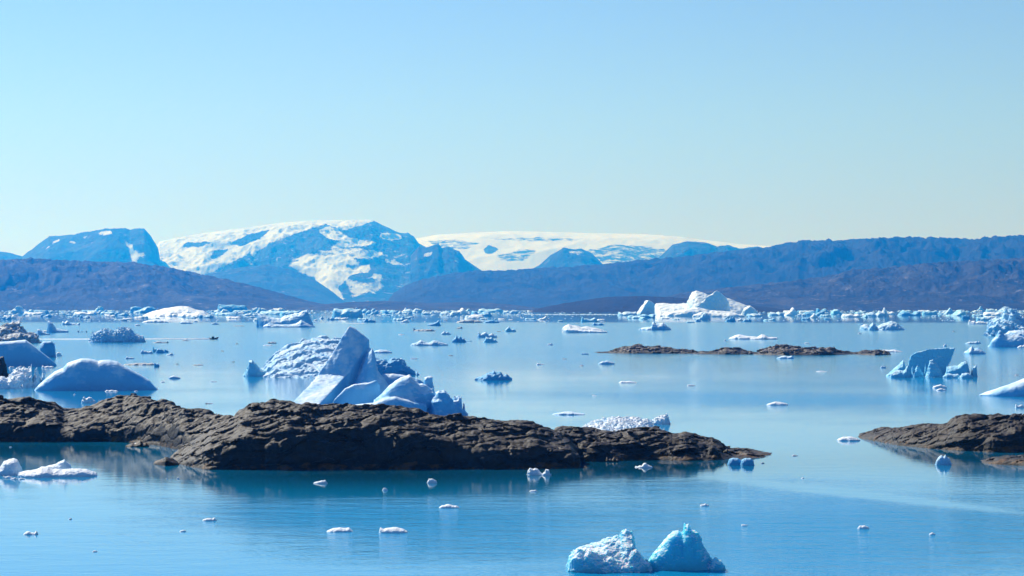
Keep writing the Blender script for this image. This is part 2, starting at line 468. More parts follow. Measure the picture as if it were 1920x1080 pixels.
# ------------------------------------------------------------------ rock islets
def islet(label, crest, front, dcr, depth, mat, seed, vs=.18, cliff=2.6, knob=.14, crack=.34, name='rocky_islet', cat='rock islet', cell=2.6, zmin=-1.0, ledge=0.0, sc=1.0, face=.5, rag=1.2):
    cx = np.array([c[0] for c in crest], float); cy = np.array([c[1] for c in crest], float)
    fx = np.array([c[0] for c in front], float); fy = np.array([c[1] for c in front], float)
    px0, px1 = cx.min(), cx.max()
    Dn, Df = Dw(fy.max()), Dw(fy.min())+depth
    pc = .5*(px0+px1); D0 = Dw(np.interp(pc, fx, fy))
    xs = [(p-960)/F*D for p in (px0, px1) for D in (Dn, Df)]
    org = np.array([min(xs)-1.2, Dn-1.5, zmin-2*vs])
    zmax = (H-(cy.min()-YH)/F*(Dn+dcr))*1.35+1.0
    nx, ny, nz = int((max(xs)+1.2-org[0])/vs)+2, int((Df+1.5-org[1])/vs)+2, int((zmax-org[2])/vs)+2
    x = (org[0]+np.arange(nx)*vs).astype(np.float32); y = (org[1]+np.arange(ny)*vs).astype(np.float32); z = (org[2]+np.arange(nz)*vs).astype(np.float32)
    X, Y = np.meshgrid(x, y, indexing='ij')
    wob = fbm(X/5/sc, Y/5/sc, X*0+.5, 4, seed)
    px = 960+F*X/Y + wob*6
    yf = Dw(np.interp(px, fx, fy))+wob*1.6
    end = np.clip(np.minimum(px-px0, px1-px)/40, 0, 1)**.6
    dc = dcr*(.35+.65*end); dp = depth*(.4+.6*end)
    zc = H-(np.interp(px, cx, cy)+rag*fbm(px/9, px*0, px*0+seed, 4, seed+31, .6)-YH)/F*(Dw(np.interp(px, fx, fy))+dc)
    zc = np.minimum(zc, -.3+np.clip(np.minimum(px-px0, px1-px)/5, 0, 1)*(np.maximum(zc, 0)+.35))
    zc = np.where((px < px0) | (px > px1), -.8, zc)
    t = (Y-yf)/dc; t2 = (Y-yf-dc)/(dp-dc)
    tt = np.clip(t, 0, 1)
    rise = face*(1-np.exp(-tt/.05))+(1-face)*(1-(1-tt)**cliff*1.0)
    if ledge:
        st = np.clip((tt+.06*wob)*3, 0, 3); fr = st-np.floor(st)
        rise = (1-ledge)*rise+ledge*(np.floor(st)+np.clip(fr*3, 0, 1))/3*np.clip(rise*1.6, 0, 1)
    g = np.where(t < 1, rise, 1-np.clip(t2, 0, 1)**1.8)
    kn = fbm(X/8/sc, Y/5/sc, X*0+seed, 5, seed+3, .5)
    kn2 = fbm(X/2.6/sc, Y/1.8/sc, X*0+seed+9, 4, seed+5, .55, ridged=True)-.3
    env = np.clip(g*1.4, 0, 1)*(1-.55*np.exp(-((t-1)/.18)**2))
    h = zc*g + zc*knob*2.0*kn*env + zc*knob*.30*kn2*env
    h = h-np.maximum(-t, 0)*dc*.8-np.maximum(t2-1, 0)*3
    h = np.where(zc < 0, np.minimum(h, zc), h)
    gx, gy = np.gradient(h, vs); nrm = np.sqrt(1+np.clip(gx**2+gy**2, 0, 12))
    f = ((z[None, None, :]-h[:, :, None])/nrm[:, :, None]).astype(np.float32)
    I, J, K = np.nonzero(np.abs(f) < max(.95, 2.4*crack))
    a, b, c = x[I], y[J], z[K]
    warp = fbm(a/5/sc, b/5/sc, c/5/sc, 3, seed+20)*1.6*sc
    # long sheeting joints dipping to one side, cut by near-vertical cross joints
    f1, e1, v1 = worley((a+.45*c+warp)/(cell*1.9), (b+warp)/(cell*1.3), (c-.16*a+.10*b+warp*.6)/(cell*.50), seed+7)
    f2, e2, v2 = worley((a+.12*c+warp*.6)/(cell*.48), (b+.3*c)/(cell*.6), (c-.10*a+warp*.3)/(cell*1.15), seed+8)
    up = np.clip(c/(.6*sc), .2, 1)
    d = crack*((v1-.5)*1.5+.8*np.exp(-e1/.045))+crack*.26*((v2-.5)*1.0+1.3*np.exp(-e2/.05))
    lay = (.94*c-.20*a+.12*b+warp*.9)/(cell*.36)
    la = np.clip(fbm(a/6/sc, b/6/sc, c/6/sc, 2, seed+50)*1.6+.55, 0, 1)
    d = d+crack*.75*la*((lay-np.floor(lay))-.5)
    d = d*up+.05*sc*fbm(a*1.3/sc, b*1.3/sc, c*1.6/sc, 4, seed+9, .6)
    f[I, J, K] += d.astype(np.float32)
    f = np.maximum(f, (zmin-z)[None, None, :])
    f[0], f[-1], f[:, 0], f[:, -1], f[:, :, 0], f[:, :, -1] = [9e3]*6
    v, q = surface_nets(f, org, vs)
    O = np.array([(pc-960)/F*D0, D0, 0])
    o = mesh_obj(name, v-O, q, mat, smooth=False); o.location = O
    return tag(o, label, cat)

def boulder(label, px, py, w, h, seed, mat=None, name='boulder'):
    o = chunk(label, px, py, w, h, mat or M_ROCK, seed, name, 'boulder', style='fbm', rough=.16, d=w/F*Dw(py)*.8)
    return o

# ------------------------------------------------------------------ land
def inpoly(px, py, poly):
    r = np.zeros(px.shape, bool); n = len(poly)
    for i in range(n):
        x1, y1 = poly[i]; x2, y2 = poly[(i+1) % n]
        if y1 == y2: continue
        c = ((y1 > py) != (y2 > py)) & (px < (x2-x1)*(py-y1)/(y2-y1)+x1)
        r ^= c
    return r

def land(name, crest, Df, Dc, Db, mat, seed, amp=.16, feat=600, rise=1.6, step=2.0, rows=110, crag=1.2, snow=None, snow_base=0.0, lo=-2.0, back=.4, front=None):
    cx = np.array([c[0] for c in crest], float); cy = np.array([c[1] for c in crest], float)
    px = np.arange(cx.min(), cx.max()+step, step)
    t = np.concatenate([np.linspace(0, 1, rows)**.9, 1+np.linspace(0, 1, 26)[1:]**1.5])
    Pp, T = np.meshgrid(px, t, indexing='xy')
    D = np.where(T <= 1, Df+(Dc-Df)*T, Dc+(Db-Dc)*(T-1))
    X = (Pp-960)/F*D; Y = D
    crow = np.interp(px, cx, cy)+crag*fbm(px/14, px*0, px*0+seed, 5, seed, .6)
    zc = np.maximum(H-(crow-YH)/F*Dc, 1.0)[None, :]
    tt = np.clip(T, 0, 1)
    S = 1-(1-tt)**rise
    Z = lo+(zc-lo)*S
    w = np.sin(np.pi*tt)**.8*(T <= 1)
    n = fbm(X/feat, Y/(feat*1.4), X*0+seed, 7, seed+2, .52, ridged=True)
    n2 = fbm(X/(feat*.35), Y/(feat*.6), X*0+seed, 5, seed+4, .55)
    Z = Z+(amp*zc*(n+.25)*w+.35*amp*zc*n2*w)
    Z = np.where(T > 1, zc*(1-back*np.maximum(T-1, 0)**1.4)-2*(T-1), Z)
    Z = np.maximum(Z, lo)
    # keep every skyline at its own height
    ec = (zc-H)/Dc
    k = np.min(np.where((Z-lo > 3) & (T > .25), (ec*Y+H-lo)/np.maximum(Z-lo, 3), 9), axis=0)
    kk = np.convolve(np.pad(k, 6, mode='edge'), np.ones(13)/13, 'valid')
    Z = lo+(Z-lo)*np.clip(kk, .3, 1.6)[None, :]
    v = np.stack([X, Y, Z], -1)
    c = v[:, v.shape[1]//2].mean(0)*[1, 1, 0]
    o = mesh_obj(name, (v-c).reshape(-1, 3), grid_faces(*T.shape), mat)
    o.location = c
    if snow is not None or snow_base:
        py = YH+F*(H-Z)/Y
        qx = Pp+4*fbm(Pp/16, py/9, Pp*0, 3, seed+8); qy = py+2.4*fbm(Pp/16, py/9, Pp*0+7, 3, seed+9)
        s = np.full(T.shape, float(snow_base))
        for val, poly in (snow or []):
            s = np.where(inpoly(qx, qy, poly), val, s)
        for _ in range(2):
            s[1:-1, 1:-1] = (s[:-2, 1:-1]+s[2:, 1:-1]+s[1:-1, :-2]+s[1:-1, 2:]+2*s[1:-1, 1:-1])/6
        attr(o, 'snow', s)
    return tag(o, kind='structure')
# ================================================================== light, sky, air
SUN_EL, SUN_AZ = R(41), R(-42)          # azimuth from +Y, negative = towards -X
world = bpy.data.worlds.new('World'); scene.world = world; world.use_nodes = True
wn = world.node_tree; wn.nodes.clear()
wo = wn.nodes.new('ShaderNodeOutputWorld'); bg = wn.nodes.new('ShaderNodeBackground')
sky = wn.nodes.new('ShaderNodeTexSky'); sky.sky_type = 'NISHITA'; sky.sun_disc = False
sky.sun_elevation = SUN_EL; sky.sun_rotation = SUN_AZ
sky.altitude = 0; sky.air_density = 1.0; sky.dust_density = 0.15; sky.ozone_density = 3.0
tint = wn.nodes.new('ShaderNodeMix'); tint.data_type = 'RGBA'; tint.blend_type = 'MULTIPLY'
tint.inputs[0].default_value = 1
wt = wn.nodes.new('ShaderNodeTexCoord'); wx = wn.nodes.new('ShaderNodeSeparateXYZ'); wm = wn.nodes.new('ShaderNodeMapRange')
wm.interpolation_type = 'SMOOTHSTEP'; wm.inputs[1].default_value = .08; wm.inputs[2].default_value = .42
wc = wn.nodes.new('ShaderNodeMix'); wc.data_type = 'RGBA'
wc.inputs[6].default_value = (*SKY_TINT, 1); wc.inputs[7].default_value = (*SKY_TINT_UP, 1)
wn.links.new(wt.outputs['Generated'], wx.inputs[0]); wn.links.new(wx.outputs[2], wm.inputs[0]); wn.links.new(wm.outputs[0], wc.inputs[0])
wl = wn.nodes.new('ShaderNodeMapRange'); wl.interpolation_type = 'SMOOTHSTEP'; wl.inputs[1].default_value = .015; wl.inputs[2].default_value = .09
wd = wn.nodes.new('ShaderNodeMix'); wd.data_type = 'RGBA'; wd.inputs[6].default_value = (*SKY_TINT_LOW, 1)
wn.links.new(wx.outputs[2], wl.inputs[0]); wn.links.new(wl.outputs[0], wd.inputs[0]); wn.links.new(wc.outputs[2], wd.inputs[7])
wn.links.new(wd.outputs[2], tint.inputs[7])
wn.links.new(sky.outputs[0], tint.inputs[6]); wn.links.new(tint.outputs[2], bg.inputs[0])
bg.inputs['Strength'].default_value = SKY_STRENGTH
wn.links.new(bg.outputs[0], wo.inputs[0])

sd = bpy.data.lights.new('sun', 'SUN'); sd.energy = SUN_STRENGTH; sd.angle = R(.5); sd.color = (1.0, .975, .945)
so_ = bpy.data.objects.new('sun', sd); COL.objects.link(so_)
from mathutils import Vector
sdir = Vector((math.sin(SUN_AZ)*math.cos(SUN_EL), math.cos(SUN_AZ)*math.cos(SUN_EL), math.sin(SUN_EL)))
so_.rotation_euler = (-sdir).to_track_quat('-Z', 'Y').to_euler(); so_.location = sdir*400

cd = bpy.data.cameras.new('camera'); cd.sensor_width = 36; cd.lens = F*36/1920; cd.clip_end = 120000; cd.clip_start = 1
cd.shift_y = (YH-540)/1920
cam = bpy.data.objects.new('camera', cd); COL.objects.link(cam); cam.location = (0, 0, H); cam.rotation_euler = (R(90), 0, 0)
scene.camera = cam

# air: one even volume round everything
bm = bmesh.new(); bmesh.ops.create_cube(bm, size=1)
hx, hy0, hy1, hz0, hz1 = 15000, -800, 48000, -7.0, 1500
for v in bm.verts:
    v.co = (v.co.x*2*hx, hy0 if v.co.y < 0 else hy1, hz0 if v.co.z < 0 else hz1)
me = bpy.data.meshes.new('haze'); bm.to_mesh(me); bm.free()
haze = bpy.data.objects.new('haze', me); COL.objects.link(haze)
hm_ = bpy.data.materials.new('haze'); hm_.use_nodes = True; nt = hm_.node_tree; nt.nodes.clear()
ho = nt.nodes.new('ShaderNodeOutputMaterial'); pv = nt.nodes.new('ShaderNodeVolumePrincipled')
pv.inputs['Color'].default_value = (*HAZE_COL, 1); pv.inputs['Density'].default_value = HAZE_DENS
pv.inputs['Absorption Color'].default_value = (1, 1, 1, 1)
pv.inputs['Anisotropy'].default_value = HAZE_G
nt.links.new(pv.outputs[0], ho.inputs['Volume'])
me.materials.append(hm_); tag(haze, kind='stuff')

# ================================================================== water
rows = np.concatenate([np.linspace(1400, 1085, 12), np.linspace(1083, 640, 200), np.linspace(639, 575, 110), [574.4, 574.1]])
colx = np.arange(-700, 2620.1, 10.0)
PX, PY = np.meshgrid(colx, rows)
DD = Dw(PY); WX = (PX-960)/F*DD
def blob(cx, cy, rx, ry, a, tilt=0.0):
    q = ((PX-cx)/rx)**2+((PY-cy-tilt*(PX-cx))/ry)**2
    return a*np.exp(-q)
ss = lambda a, b, v: (lambda t: t*t*(3-2*t))(np.clip((v-a)/(b-a), 0, 1))
wz = 3.0*perlin(PX/260, PY*0+.3, PX*0, 71)
st = fbm(PX/420, PY/16, PX*0, 4, 72, .55); st2 = fbm(PX/150, PY/7, PX*0, 3, 75, .5)
ruf = .10+.50*ss(602.5, 607.5, PY+wz*.5)*(1-ss(655, 715, PY+wz*3))
ruf += ss(690, 735, PY)*(.10+.10*st)
ruf += blob(1560, 752, 420, 13, .55, .012)+blob(1250, 741, 260, 7, .25)+blob(1500, 720, 300, 9, .3)
ruf -= blob(1480, 820, 500, 36, .16)
ruf += blob(1650, 985, 420, 52, .85, .03)+blob(1250, 912, 220, 22, .5, .01)+blob(820, 968, 330, 34, .6, .02)
ruf += blob(560, 965, 240, 30, .35)+blob(880, 1020, 320, 40, .5)+blob(1500, 1060, 420, 50, .5)
ruf -= blob(1660, 933, 340, 7, .5, .115)
ruf += blob(60, 842, 120, 8, .3)
ruf += .14*st*ss(606, 640, PY)+.07*st2*ss(606, 640, PY)
calm = blob(560, 888, 640, 44, 1)+blob(1240, 872, 260, 26, 1)+blob(1800, 865, 240, 30, 1)+blob(80, 850, 330, 26, 1)
ruf = ruf*(1-.9*np.clip(calm, 0, 1))
ruf = np.clip(ruf, .02, 1)
wv = np.stack([WX, DD, WX*0], -1)
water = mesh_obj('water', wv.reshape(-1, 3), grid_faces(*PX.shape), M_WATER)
dark_refl = blob(690, 890, 520, 30, 1)+blob(1230, 868, 260, 22, .9)+blob(1830, 858, 230, 26, .9)+blob(60, 842, 330, 22, .9)
refl_tone = 1-.80*np.clip(dark_refl, 0, 1)       # water painted darker off the islets, deepening the rocks' dark reflection
attr(water, 'refl_tone', refl_tone); attr(water, 'ruffle', ruf); tag(water, kind='structure')

# ================================================================== land, near to far
land('hill', [(-260, 500), (-120, 490), (0, 487), (60, 484), (110, 487), (180, 490), (250, 492), (310, 500), (370, 512), (430, 525), (480, 537), (520, 548), (570, 562), (620, 573), (665, 580.5)],
     10300, 12500, 14500, M_HILL, 3, amp=.30, feat=330, rise=1.5)
land('hill', [(520, 580.5), (560, 577), (600, 571), (660, 566), (720, 564), (800, 568), (880, 566), (950, 570), (1010, 577), (1070, 581)],
     9800, 11300, 12500, M_HILL, 8, amp=.22, feat=240, rise=1.3, rows=70)
land('hill', [(985, 584), (1010, 578), (1050, 570), (1100, 562), (1140, 556.5), (1200, 555), (1260, 557), (1330, 563), (1400, 571), (1470, 580)],
     7000, 8000, 8800, M_DARKHILL, 12, amp=.18, feat=170, rise=1.5, rows=70)
land('hill', [(1150, 581), (1190, 574), (1235, 560), (1280, 548), (1330, 543), (1400, 535), (1480, 527), (1560, 516), (1600, 505), (1660, 502), (1740, 493), (1850, 487), (1920, 484), (2060, 480), (2180, 484)],
     8900, 11800, 13500, M_HILL, 16, amp=.32, feat=300, rise=1.4)
land('hill', [(700, 577), (725, 566), (740, 548), (760, 535), (790, 524), (850, 512), (895, 507), (950, 507), (1010, 502), (1080, 499), (1150, 493), (1200, 487), (1240, 484), (1290, 480), (1340, 473), (1400, 467), (1440, 463), (1490, 452), (1540, 450), (1580, 450), (1640, 446), (1700, 444), (1760, 445), (1820, 448), (1860, 444), (1920, 440), (2080, 436), (2200, 440)],
     13500, 17500, 20000, M_DARKHILL, 21, amp=.26, feat=520, rise=1.5)
land('mountain', [(300, 545), (340, 525), (400, 512), (450, 501), (500, 497), (545, 505), (585, 521), (615, 541), (640, 560), (655, 570)],
     20500, 23000, 25000, M_MTN, 25, amp=.14, feat=700, rise=1.4, rows=80)
land('mountain', [(990, 509), (1010, 498), (1030, 480), (1055, 465), (1075, 467), (1090, 466), (1110, 475), (1125, 490), (1145, 512)],
     23500, 25500, 27000, M_MTN, 27, amp=.16, feat=600, rise=1.3, rows=60,
     snow=[(.6, [(1060, 470), (1100, 471), (1092, 476), (1070, 476)])])
land('mountain', [(1225, 492), (1245, 474), (1262, 458), (1290, 452), (1325, 455), (1345, 462), (1365, 459), (1385, 466), (1420, 462), (1450, 470)],
     23500, 25500, 27000, M_MTN, 29, amp=.14, feat=600, rise=1.3, rows=60, snow_base=.12)
land('mountain', [(770, 480), (785, 462), (800, 464), (822, 456), (828, 465), (840, 463), (860, 470), (872, 486), (892, 500), (910, 512)],
     22500, 24000, 26000, M_MTN, 31, amp=.16, feat=500, rise=1.3, rows=60,
     snow=[(.7, [(795, 475), (812, 472), (808, 480), (792, 483)]), (.7, [(848, 487), (868, 489), (860, 494)])])
land('mountain', [(-200, 480), (-60, 474), (0, 472), (15, 473), (38, 479.5), (60, 488)], 24000, 26000, 28000, M_MTN, 33, amp=.1, feat=600, rows=60)
land('mountain', [(30, 484), (43, 479), (60, 467), (92, 443), (133, 440), (175, 433), (200, 428), (235, 428), (243, 431), (257, 427.5), (270, 428), (283, 443), (297, 466), (302, 500)],
     23500, 26500, 29000, M_MTN, 35, amp=.10, feat=800, rise=2.2, rows=90,
     snow=[(1, [(90, 462), (112, 446), (110, 452), (78, 471)]), (.7, [(125, 452), (142, 451), (140, 458)]), (.75, [(152, 446), (166, 441), (160, 449)]), (1, [(182, 435), (208, 433), (212, 438), (188, 440)]),
           (.6, [(158, 452), (178, 452), (172, 456)]), (1, [(239, 464), (255, 472), (282, 480), (262, 483), (250, 494), (246, 482)]), (.8, [(232, 450), (246, 458), (250, 470), (238, 462)])])
massif = [(270, 500), (299, 453), (330, 446), (383, 437), (467, 426), (533, 417), (600, 412.5), (640, 413), (690, 411.5), (697, 412), (715, 421), (735, 430), (750, 437), (765, 437), (775, 442), (785, 456), (800, 464), (850, 490), (900, 515)]
land('mountain', massif, 24000, 30500, 34000, M_MTN, 38, amp=.15, feat=900, rise=1.25, rows=260, step=1.6, crag=.7, back=.2, snow_base=.20,
     snow=[(1, [(285, 440), (383, 430), (467, 420), (560, 408), (640, 405), (700, 405), (700, 415), (672, 424), (640, 431), (612, 419), (592, 426), (565, 434), (523, 448), (480, 466), (445, 486), (405, 505), (370, 520), (295, 530)]),
           (.1, [(338, 462), (352, 454), (396, 454), (372, 464)]), (.05, [(425, 458), (470, 438), (508, 430), (486, 448), (455, 462)]), (.1, [(400, 470), (430, 466), (420, 478), (395, 484)]),
           (1, [(598, 432), (618, 424), (640, 436), (655, 446), (680, 448), (668, 453), (640, 452), (612, 446)]),
           (1, [(636, 452), (680, 450), (710, 455), (690, 460), (650, 464), (620, 466)]), (1, [(713, 437), (745, 439), (756, 446), (735, 451), (712, 447)]),
           (.62, [(545, 488), (600, 470), (660, 465), (720, 472), (700, 486), (640, 482), (590, 488)]),
           (1, [(540, 497), (580, 481), (640, 476), (678, 492), (645, 499), (662, 505), (694, 495), (690, 510), (655, 516), (634, 540), (648, 566), (630, 556), (604, 537), (590, 520), (560, 507)]),
           (1, [(700, 513), (718, 514), (715, 521), (698, 521)]), (.8, [(688, 543), (716, 533), (722, 537), (700, 550)]), (1, [(722, 487), (740, 488), (757, 496), (738, 497)]),
           (.8, [(690, 470), (712, 472), (726, 479), (706, 480)]), (.62, [(645, 520), (690, 530), (720, 520), (700, 545), (660, 558)]), (1, [(470, 470), (500, 456), (505, 459), (475, 478)])])
land('ice_cap', [(700, 470), (760, 452), (782, 447), (820, 440), (880, 436.5), (950, 433.5), (1000, 434), (1100, 437), (1200, 438.5), (1280, 444), (1310, 449), (1340, 452), (1380, 457), (1420, 460), (1500, 463), (1640, 470)],
     30500, 37000, 41000, M_MTN, 43, amp=.085, feat=3200, rise=2.5, rows=140, crag=.25, back=.1, snow_base=1.0,
     snow=[(-1, [(908, 467), (917, 460), (934, 468), (920, 476), (912, 474)]), (.42, [(1095, 470), (1150, 458), (1215, 462), (1260, 470), (1240, 492), (1130, 494)]), (.48, [(800, 452), (850, 449), (900, 456), (880, 466), (830, 470)]), (.46, [(930, 478), (985, 466), (1010, 470), (985, 488), (945, 494)]), (.55, [(900, 447), (1010, 444), (1120, 449), (1060, 453), (960, 452)])])  # first patch bare rock; the partial-snow ones paint pale shade onto the cap
# ================================================================== the tall leaning berg in mid-fjord and its neighbours
B0 = 784
def pyr_hook(x, y, z, hm, I, J, K):
    m = np.clip((x-5.5)/3, 0, 1)
    f1, e1, v1 = worley(x*.62+y*.2, y*.62, z*.75, 97)
    return .16*fbm(x*.8, y*.8, z*.25+x*.2, 4, 96)*np.clip((z-3)/4, 0, 1)-m*.75*(f1-.5)+m*.25*fbm(x*1.3, y*1.3, z*1.3, 3, 98)
berg('iceberg', 'tallest iceberg, a leaning pyramid with a white ramp and melted blocks, behind the dark rock', [
    # low front shelf, its scooped blue wall, the rounded mass and the knobs to the right
    Lp([(588, 778), (612, 768), (640, 764), (668, 758), (700, 756), (720, 748), (742, 744), (770, 752), (800, 760)], 782, d=8, ff=.3, p=3),
    Lp([(628, 748), (646, 728), (664, 720), (690, 718), (706, 714), (712, 722), (716, 738), (712, 750)], 776, d=4, ff=.35, p=3),
    Lp([(700, 752), (716, 738), (728, 724), (740, 714), (752, 707), (768, 702), (777, 710), (786, 720), (800, 724), (812, 730), (822, 742), (826, 762), (812, 778)], 780, d=11, ff=.38, p=2.6),
    Lp([(793, 740), (794, 722), (796, 708), (801, 704.5), (808, 705), (812, 712), (812, 724), (816, 738)], 777, d=3.2, ff=.5, p=3),
    Lp([(806, 768), (812, 745), (822, 733), (834, 731), (842, 742), (850, 752), (858, 770), (858, 778)], 781, d=8, ff=.4, p=2.6),
    Lp([(838, 772), (846, 756), (852, 745), (859, 742), (866, 745), (871, 753), (872, 762), (866, 776)], 779, d=6, ff=.5, p=2),
    Lp([(706, 722), (716, 702), (735, 701), (757, 703), (768, 706), (785, 712), (800, 722)], 768, d=9, ff=.4, p=2),
    # saddle joining pyramid to the knobs
    Lp([(660, 730), (676, 700), (690, 664), (698, 652), (703, 664), (706, 690), (716, 704), (728, 722), (735, 740)], 772, d=9, ff=.55, p=1.5, q=1.3),
], M_SMOOTH, rough=.020, ns=.22, style='flat', fine=.003, seed=3, sk=.06, hook=pyr_hook, cap=4.2e6,
    hulls=[
    dict(b=770, k=.0, pts=[(655, 612, 4.5), (665, 615, 5.5), (692, 637, 5), (690, 646, 5), (594, 706, .8), (623, 709, -.6), (652, 702, -.4), (674, 670, 2), (664, 616, 9), (692, 640, 11), (602, 706, 13), (690, 720, 16), (622, 9999, -.2), (690, 9999, 14), (602, 9999, 13), (655, 9999, 1)]),
    dict(b=770, k=.0, pts=[(546, 756, -15), (597, 703, 0), (652, 701, 0), (598, 759, -17), (546, 9999, -15), (600, 9999, 6), (652, 9999, 3), (598, 9999, -17)]),
    dict(b=770, k=.02, pts=[(656, 704, 7), (691, 648, 5), (702, 658, 6), (704, 692, 5), (716, 730, 1), (672, 726, -2), (664, 9999, 0), (724, 9999, 0), (650, 9999, 12), (700, 700, 14), (700, 9999, 14)]),
    ])

def terrace(x, y, z, hm, I, J, K):
    # crevasses: long diagonal ones, and steps across them
    w = fbm(x*.12, y*.12, z*0, 3, 61)*2.2
    a = (x*.62+y*.50+w)/5.6; b = (y*.9-x*.20+w*1.5)/6.5
    fa = np.abs(a-np.round(a)); fb = np.abs(b-np.round(b))
    step = (b-np.floor(b))*.55
    return 1.35*np.exp(-(fa/.085)**2)+.6*np.exp(-(fb/.06)**2)+step+.18*fbm(x*.5, y*.9, z*.5, 4, 62)
berg('iceberg', 'broad terraced iceberg, its sloping snow deck cut by crevasses, behind the leaning pyramid', [
    Lp([(474, 706), (490, 690), (503, 672), (520, 655), (540, 645), (562, 640), (568, 634), (590, 628.5), (612, 629), (640, 632), (670, 640), (690, 655), (704, 690)], 708.5, d=46, ff=.80, p=1.15, q=1.0),
], M_ICE, rough=.04, ns=.35, style='ridged', seed=12, hook=terrace, res=1.3, cap=3.5e6)
berg('iceberg', 'turquoise horn of ice at the tip of the terraced iceberg', [
    Lp([(458, 700), (464, 690), (467, 676), (473, 674), (479, 681), (487, 690), (500, 700)], 706, d=7)], M_TURQ, rough=.12, seed=13)
berg('iceberg', 'rugged blue iceberg half hidden behind the leaning pyramid', [
    Lp([(690, 700), (694, 678), (702, 671), (716, 674), (728, 678), (734, 672), (748, 672), (756, 682), (768, 690), (782, 697), (780, 702)], 704, d=16, ff=.4)], M_BLUE, rough=.20, ns=.3, style='scallop', seed=14)
berg('ice_chunk', 'round pale block floating behind the rugged blue iceberg', [
    Lp([(743, 682), (747, 674), (752, 671.5), (758, 675), (762, 682)], 684, d=5)], M_ICE, 'ice chunk', rough=.1, seed=15)
berg('ice_floe', 'thin blue-grey floe just beyond the pyramid tip', [
    Lp([(699, 660), (705, 657), (714, 655.5), (724, 656), (735, 660)], 662, d=8, ff=.5, p=3)], M_SMOOTH, 'ice floe', rough=.12, seed=16)

# ------------------------------------------------------------------ the group off the shore, under the dark headland hill
berg('iceberg', 'smooth blue dome iceberg mirrored in the water above the rock ridge', [
    Lp([(62, 735), (72, 722), (88, 708), (102, 697), (118, 690), (126, 681), (140, 676), (152, 672.5), (168, 673), (177, 675), (184, 677.5), (192, 675.5), (205, 675), (220, 678), (232, 686), (246, 694), (262, 702), (280, 713), (288, 722), (298, 732)], 732.5, d=20, ff=.28, p=3.2, q=2.2),
    Lp([(216, 716), (224, 698), (230, 690), (244, 692), (256, 700), (268, 708), (272, 716)], 731.5, d=10, ff=.3, p=1.6),
], M_SMOOTH, rough=.03, ns=.5, style='flat', fine=.004, seed=21, sk=.05, cap=3e6)
berg('iceberg', 'big slab iceberg with one long slanting edge, cut by the picture edge', [
    Lp([(-60, 652), (-30, 645), (0, 641), (20, 640), (48, 637.5), (60, 646), (75, 658), (92, 671), (105, 683), (106, 686)], 687, d=24, ff=.22, p=4, q=3),
], M_SMOOTH, rough=.03, ns=.5, style='flat', fine=.004, seed=22)
berg('iceberg', 'deep blue rounded block behind the slanting slab', [
    Lp([(72, 660), (76, 645), (82, 640), (96, 640), (102, 645), (104, 658), (104, 668)], 670, d=9, p=3)], M_BLUE, rough=.05, style='flat', seed=23)
berg('ice_chunk', 'small grey chunk beside the deep blue rounded block', [
    Lp([(104, 666), (108, 660), (112, 661), (117, 667)], 667.5, d=3)], M_SNOWY, 'ice chunk', seed=24)
berg('iceberg', 'gritty lumpy iceberg with dark debris bands behind the slanting slab', [
    Lp([(-60, 622), (-20, 612), (0, 613), (10, 608), (20, 605.5), (38, 605), (41, 612), (38, 620), (50, 624), (66, 627), (72, 634), (72, 640)], 642, d=34, ff=.42, p=2),
    Lp([(-40, 640), (0, 633), (30, 625), (55, 627), (68, 631), (74, 641)], 643.5, d=14, p=2)], M_DIRTY, rough=.24, ns=.34, style='scallop', seed=25)
berg('iceberg', 'fin-shaped iceberg with a long flat tail, beyond the gritty one', [
    Lp([(88, 623), (89, 602), (93, 601.5), (98, 605), (104, 615), (128, 620), (128, 621)], 623.5, d=16, p=3)], M_SMOOTH, rough=.05, seed=26)
berg('ice_chunk', 'ragged little berg between the gritty iceberg and the fin', [
    Lp([(69, 627), (70, 616), (74, 617), (77, 621), (84, 623), (93, 627)], 628, d=8)], M_ICE, 'ice chunk', rough=.22, seed=27)
berg('ice_chunk', 'white slip of ice lying against the base of the fin', [
    Lp([(78, 621), (84, 619.4), (90, 620), (91, 622)], 622.5, d=6)], M_SNOWY, 'ice chunk', seed=28)
berg('iceberg', 'low two-humped berg past the fin, by the edge of the calm water', [
    Lp([(115, 609), (117, 602), (121, 605), (126, 600.5), (131, 605), (140, 606), (144, 608), (150, 604.5), (150, 609)], 609.5, d=20)], M_ICE, rough=.2, seed=29)
for i, (px, w, h) in enumerate([(147, 5, 3.5), (154, 5, 2), (162, 4, 4)]):
    chunk('dark bit of ice in a row of three between the fin and the cauliflower berg', px, 623, w, h, M_DIRTY, 30+i, group='row of three dark ice bits')
berg('iceberg', 'cauliflower-like lumpy blue iceberg crossed by the boat wake', [
    Lp([(168, 641), (172, 632), (174, 624), (182, 624), (190, 620), (198, 617), (206, 620), (214, 622), (222, 616), (232, 615), (244, 617), (250, 624), (258, 630), (268, 633), (271, 640)], 642, d=26, ff=.45, p=2.2)],
    M_ICE, rough=.26, ns=.36, style='lumpy', seed=34, res=1.0)
berg('iceberg', 'crumpled snowy ice heap wedged between slanting slab and blue dome', [
    Lp([(10, 712), (20, 702), (30, 692), (44, 690), (56, 695), (60, 688), (68, 694), (80, 699), (84, 708), (78, 720), (60, 724)], 727, d=11, ff=.5, p=2)], M_SNOWY, rough=.18, style='lumpy', seed=35)
berg('iceberg', 'hummocky white ice at the picture edge below the snowy heap', [
    Lp([(-25, 722), (-8, 708), (6, 706), (14, 711), (24, 706), (34, 712), (42, 720), (40, 726)], 729, d=9, p=2)], M_SNOWY, rough=.16, style='lumpy', seed=36)
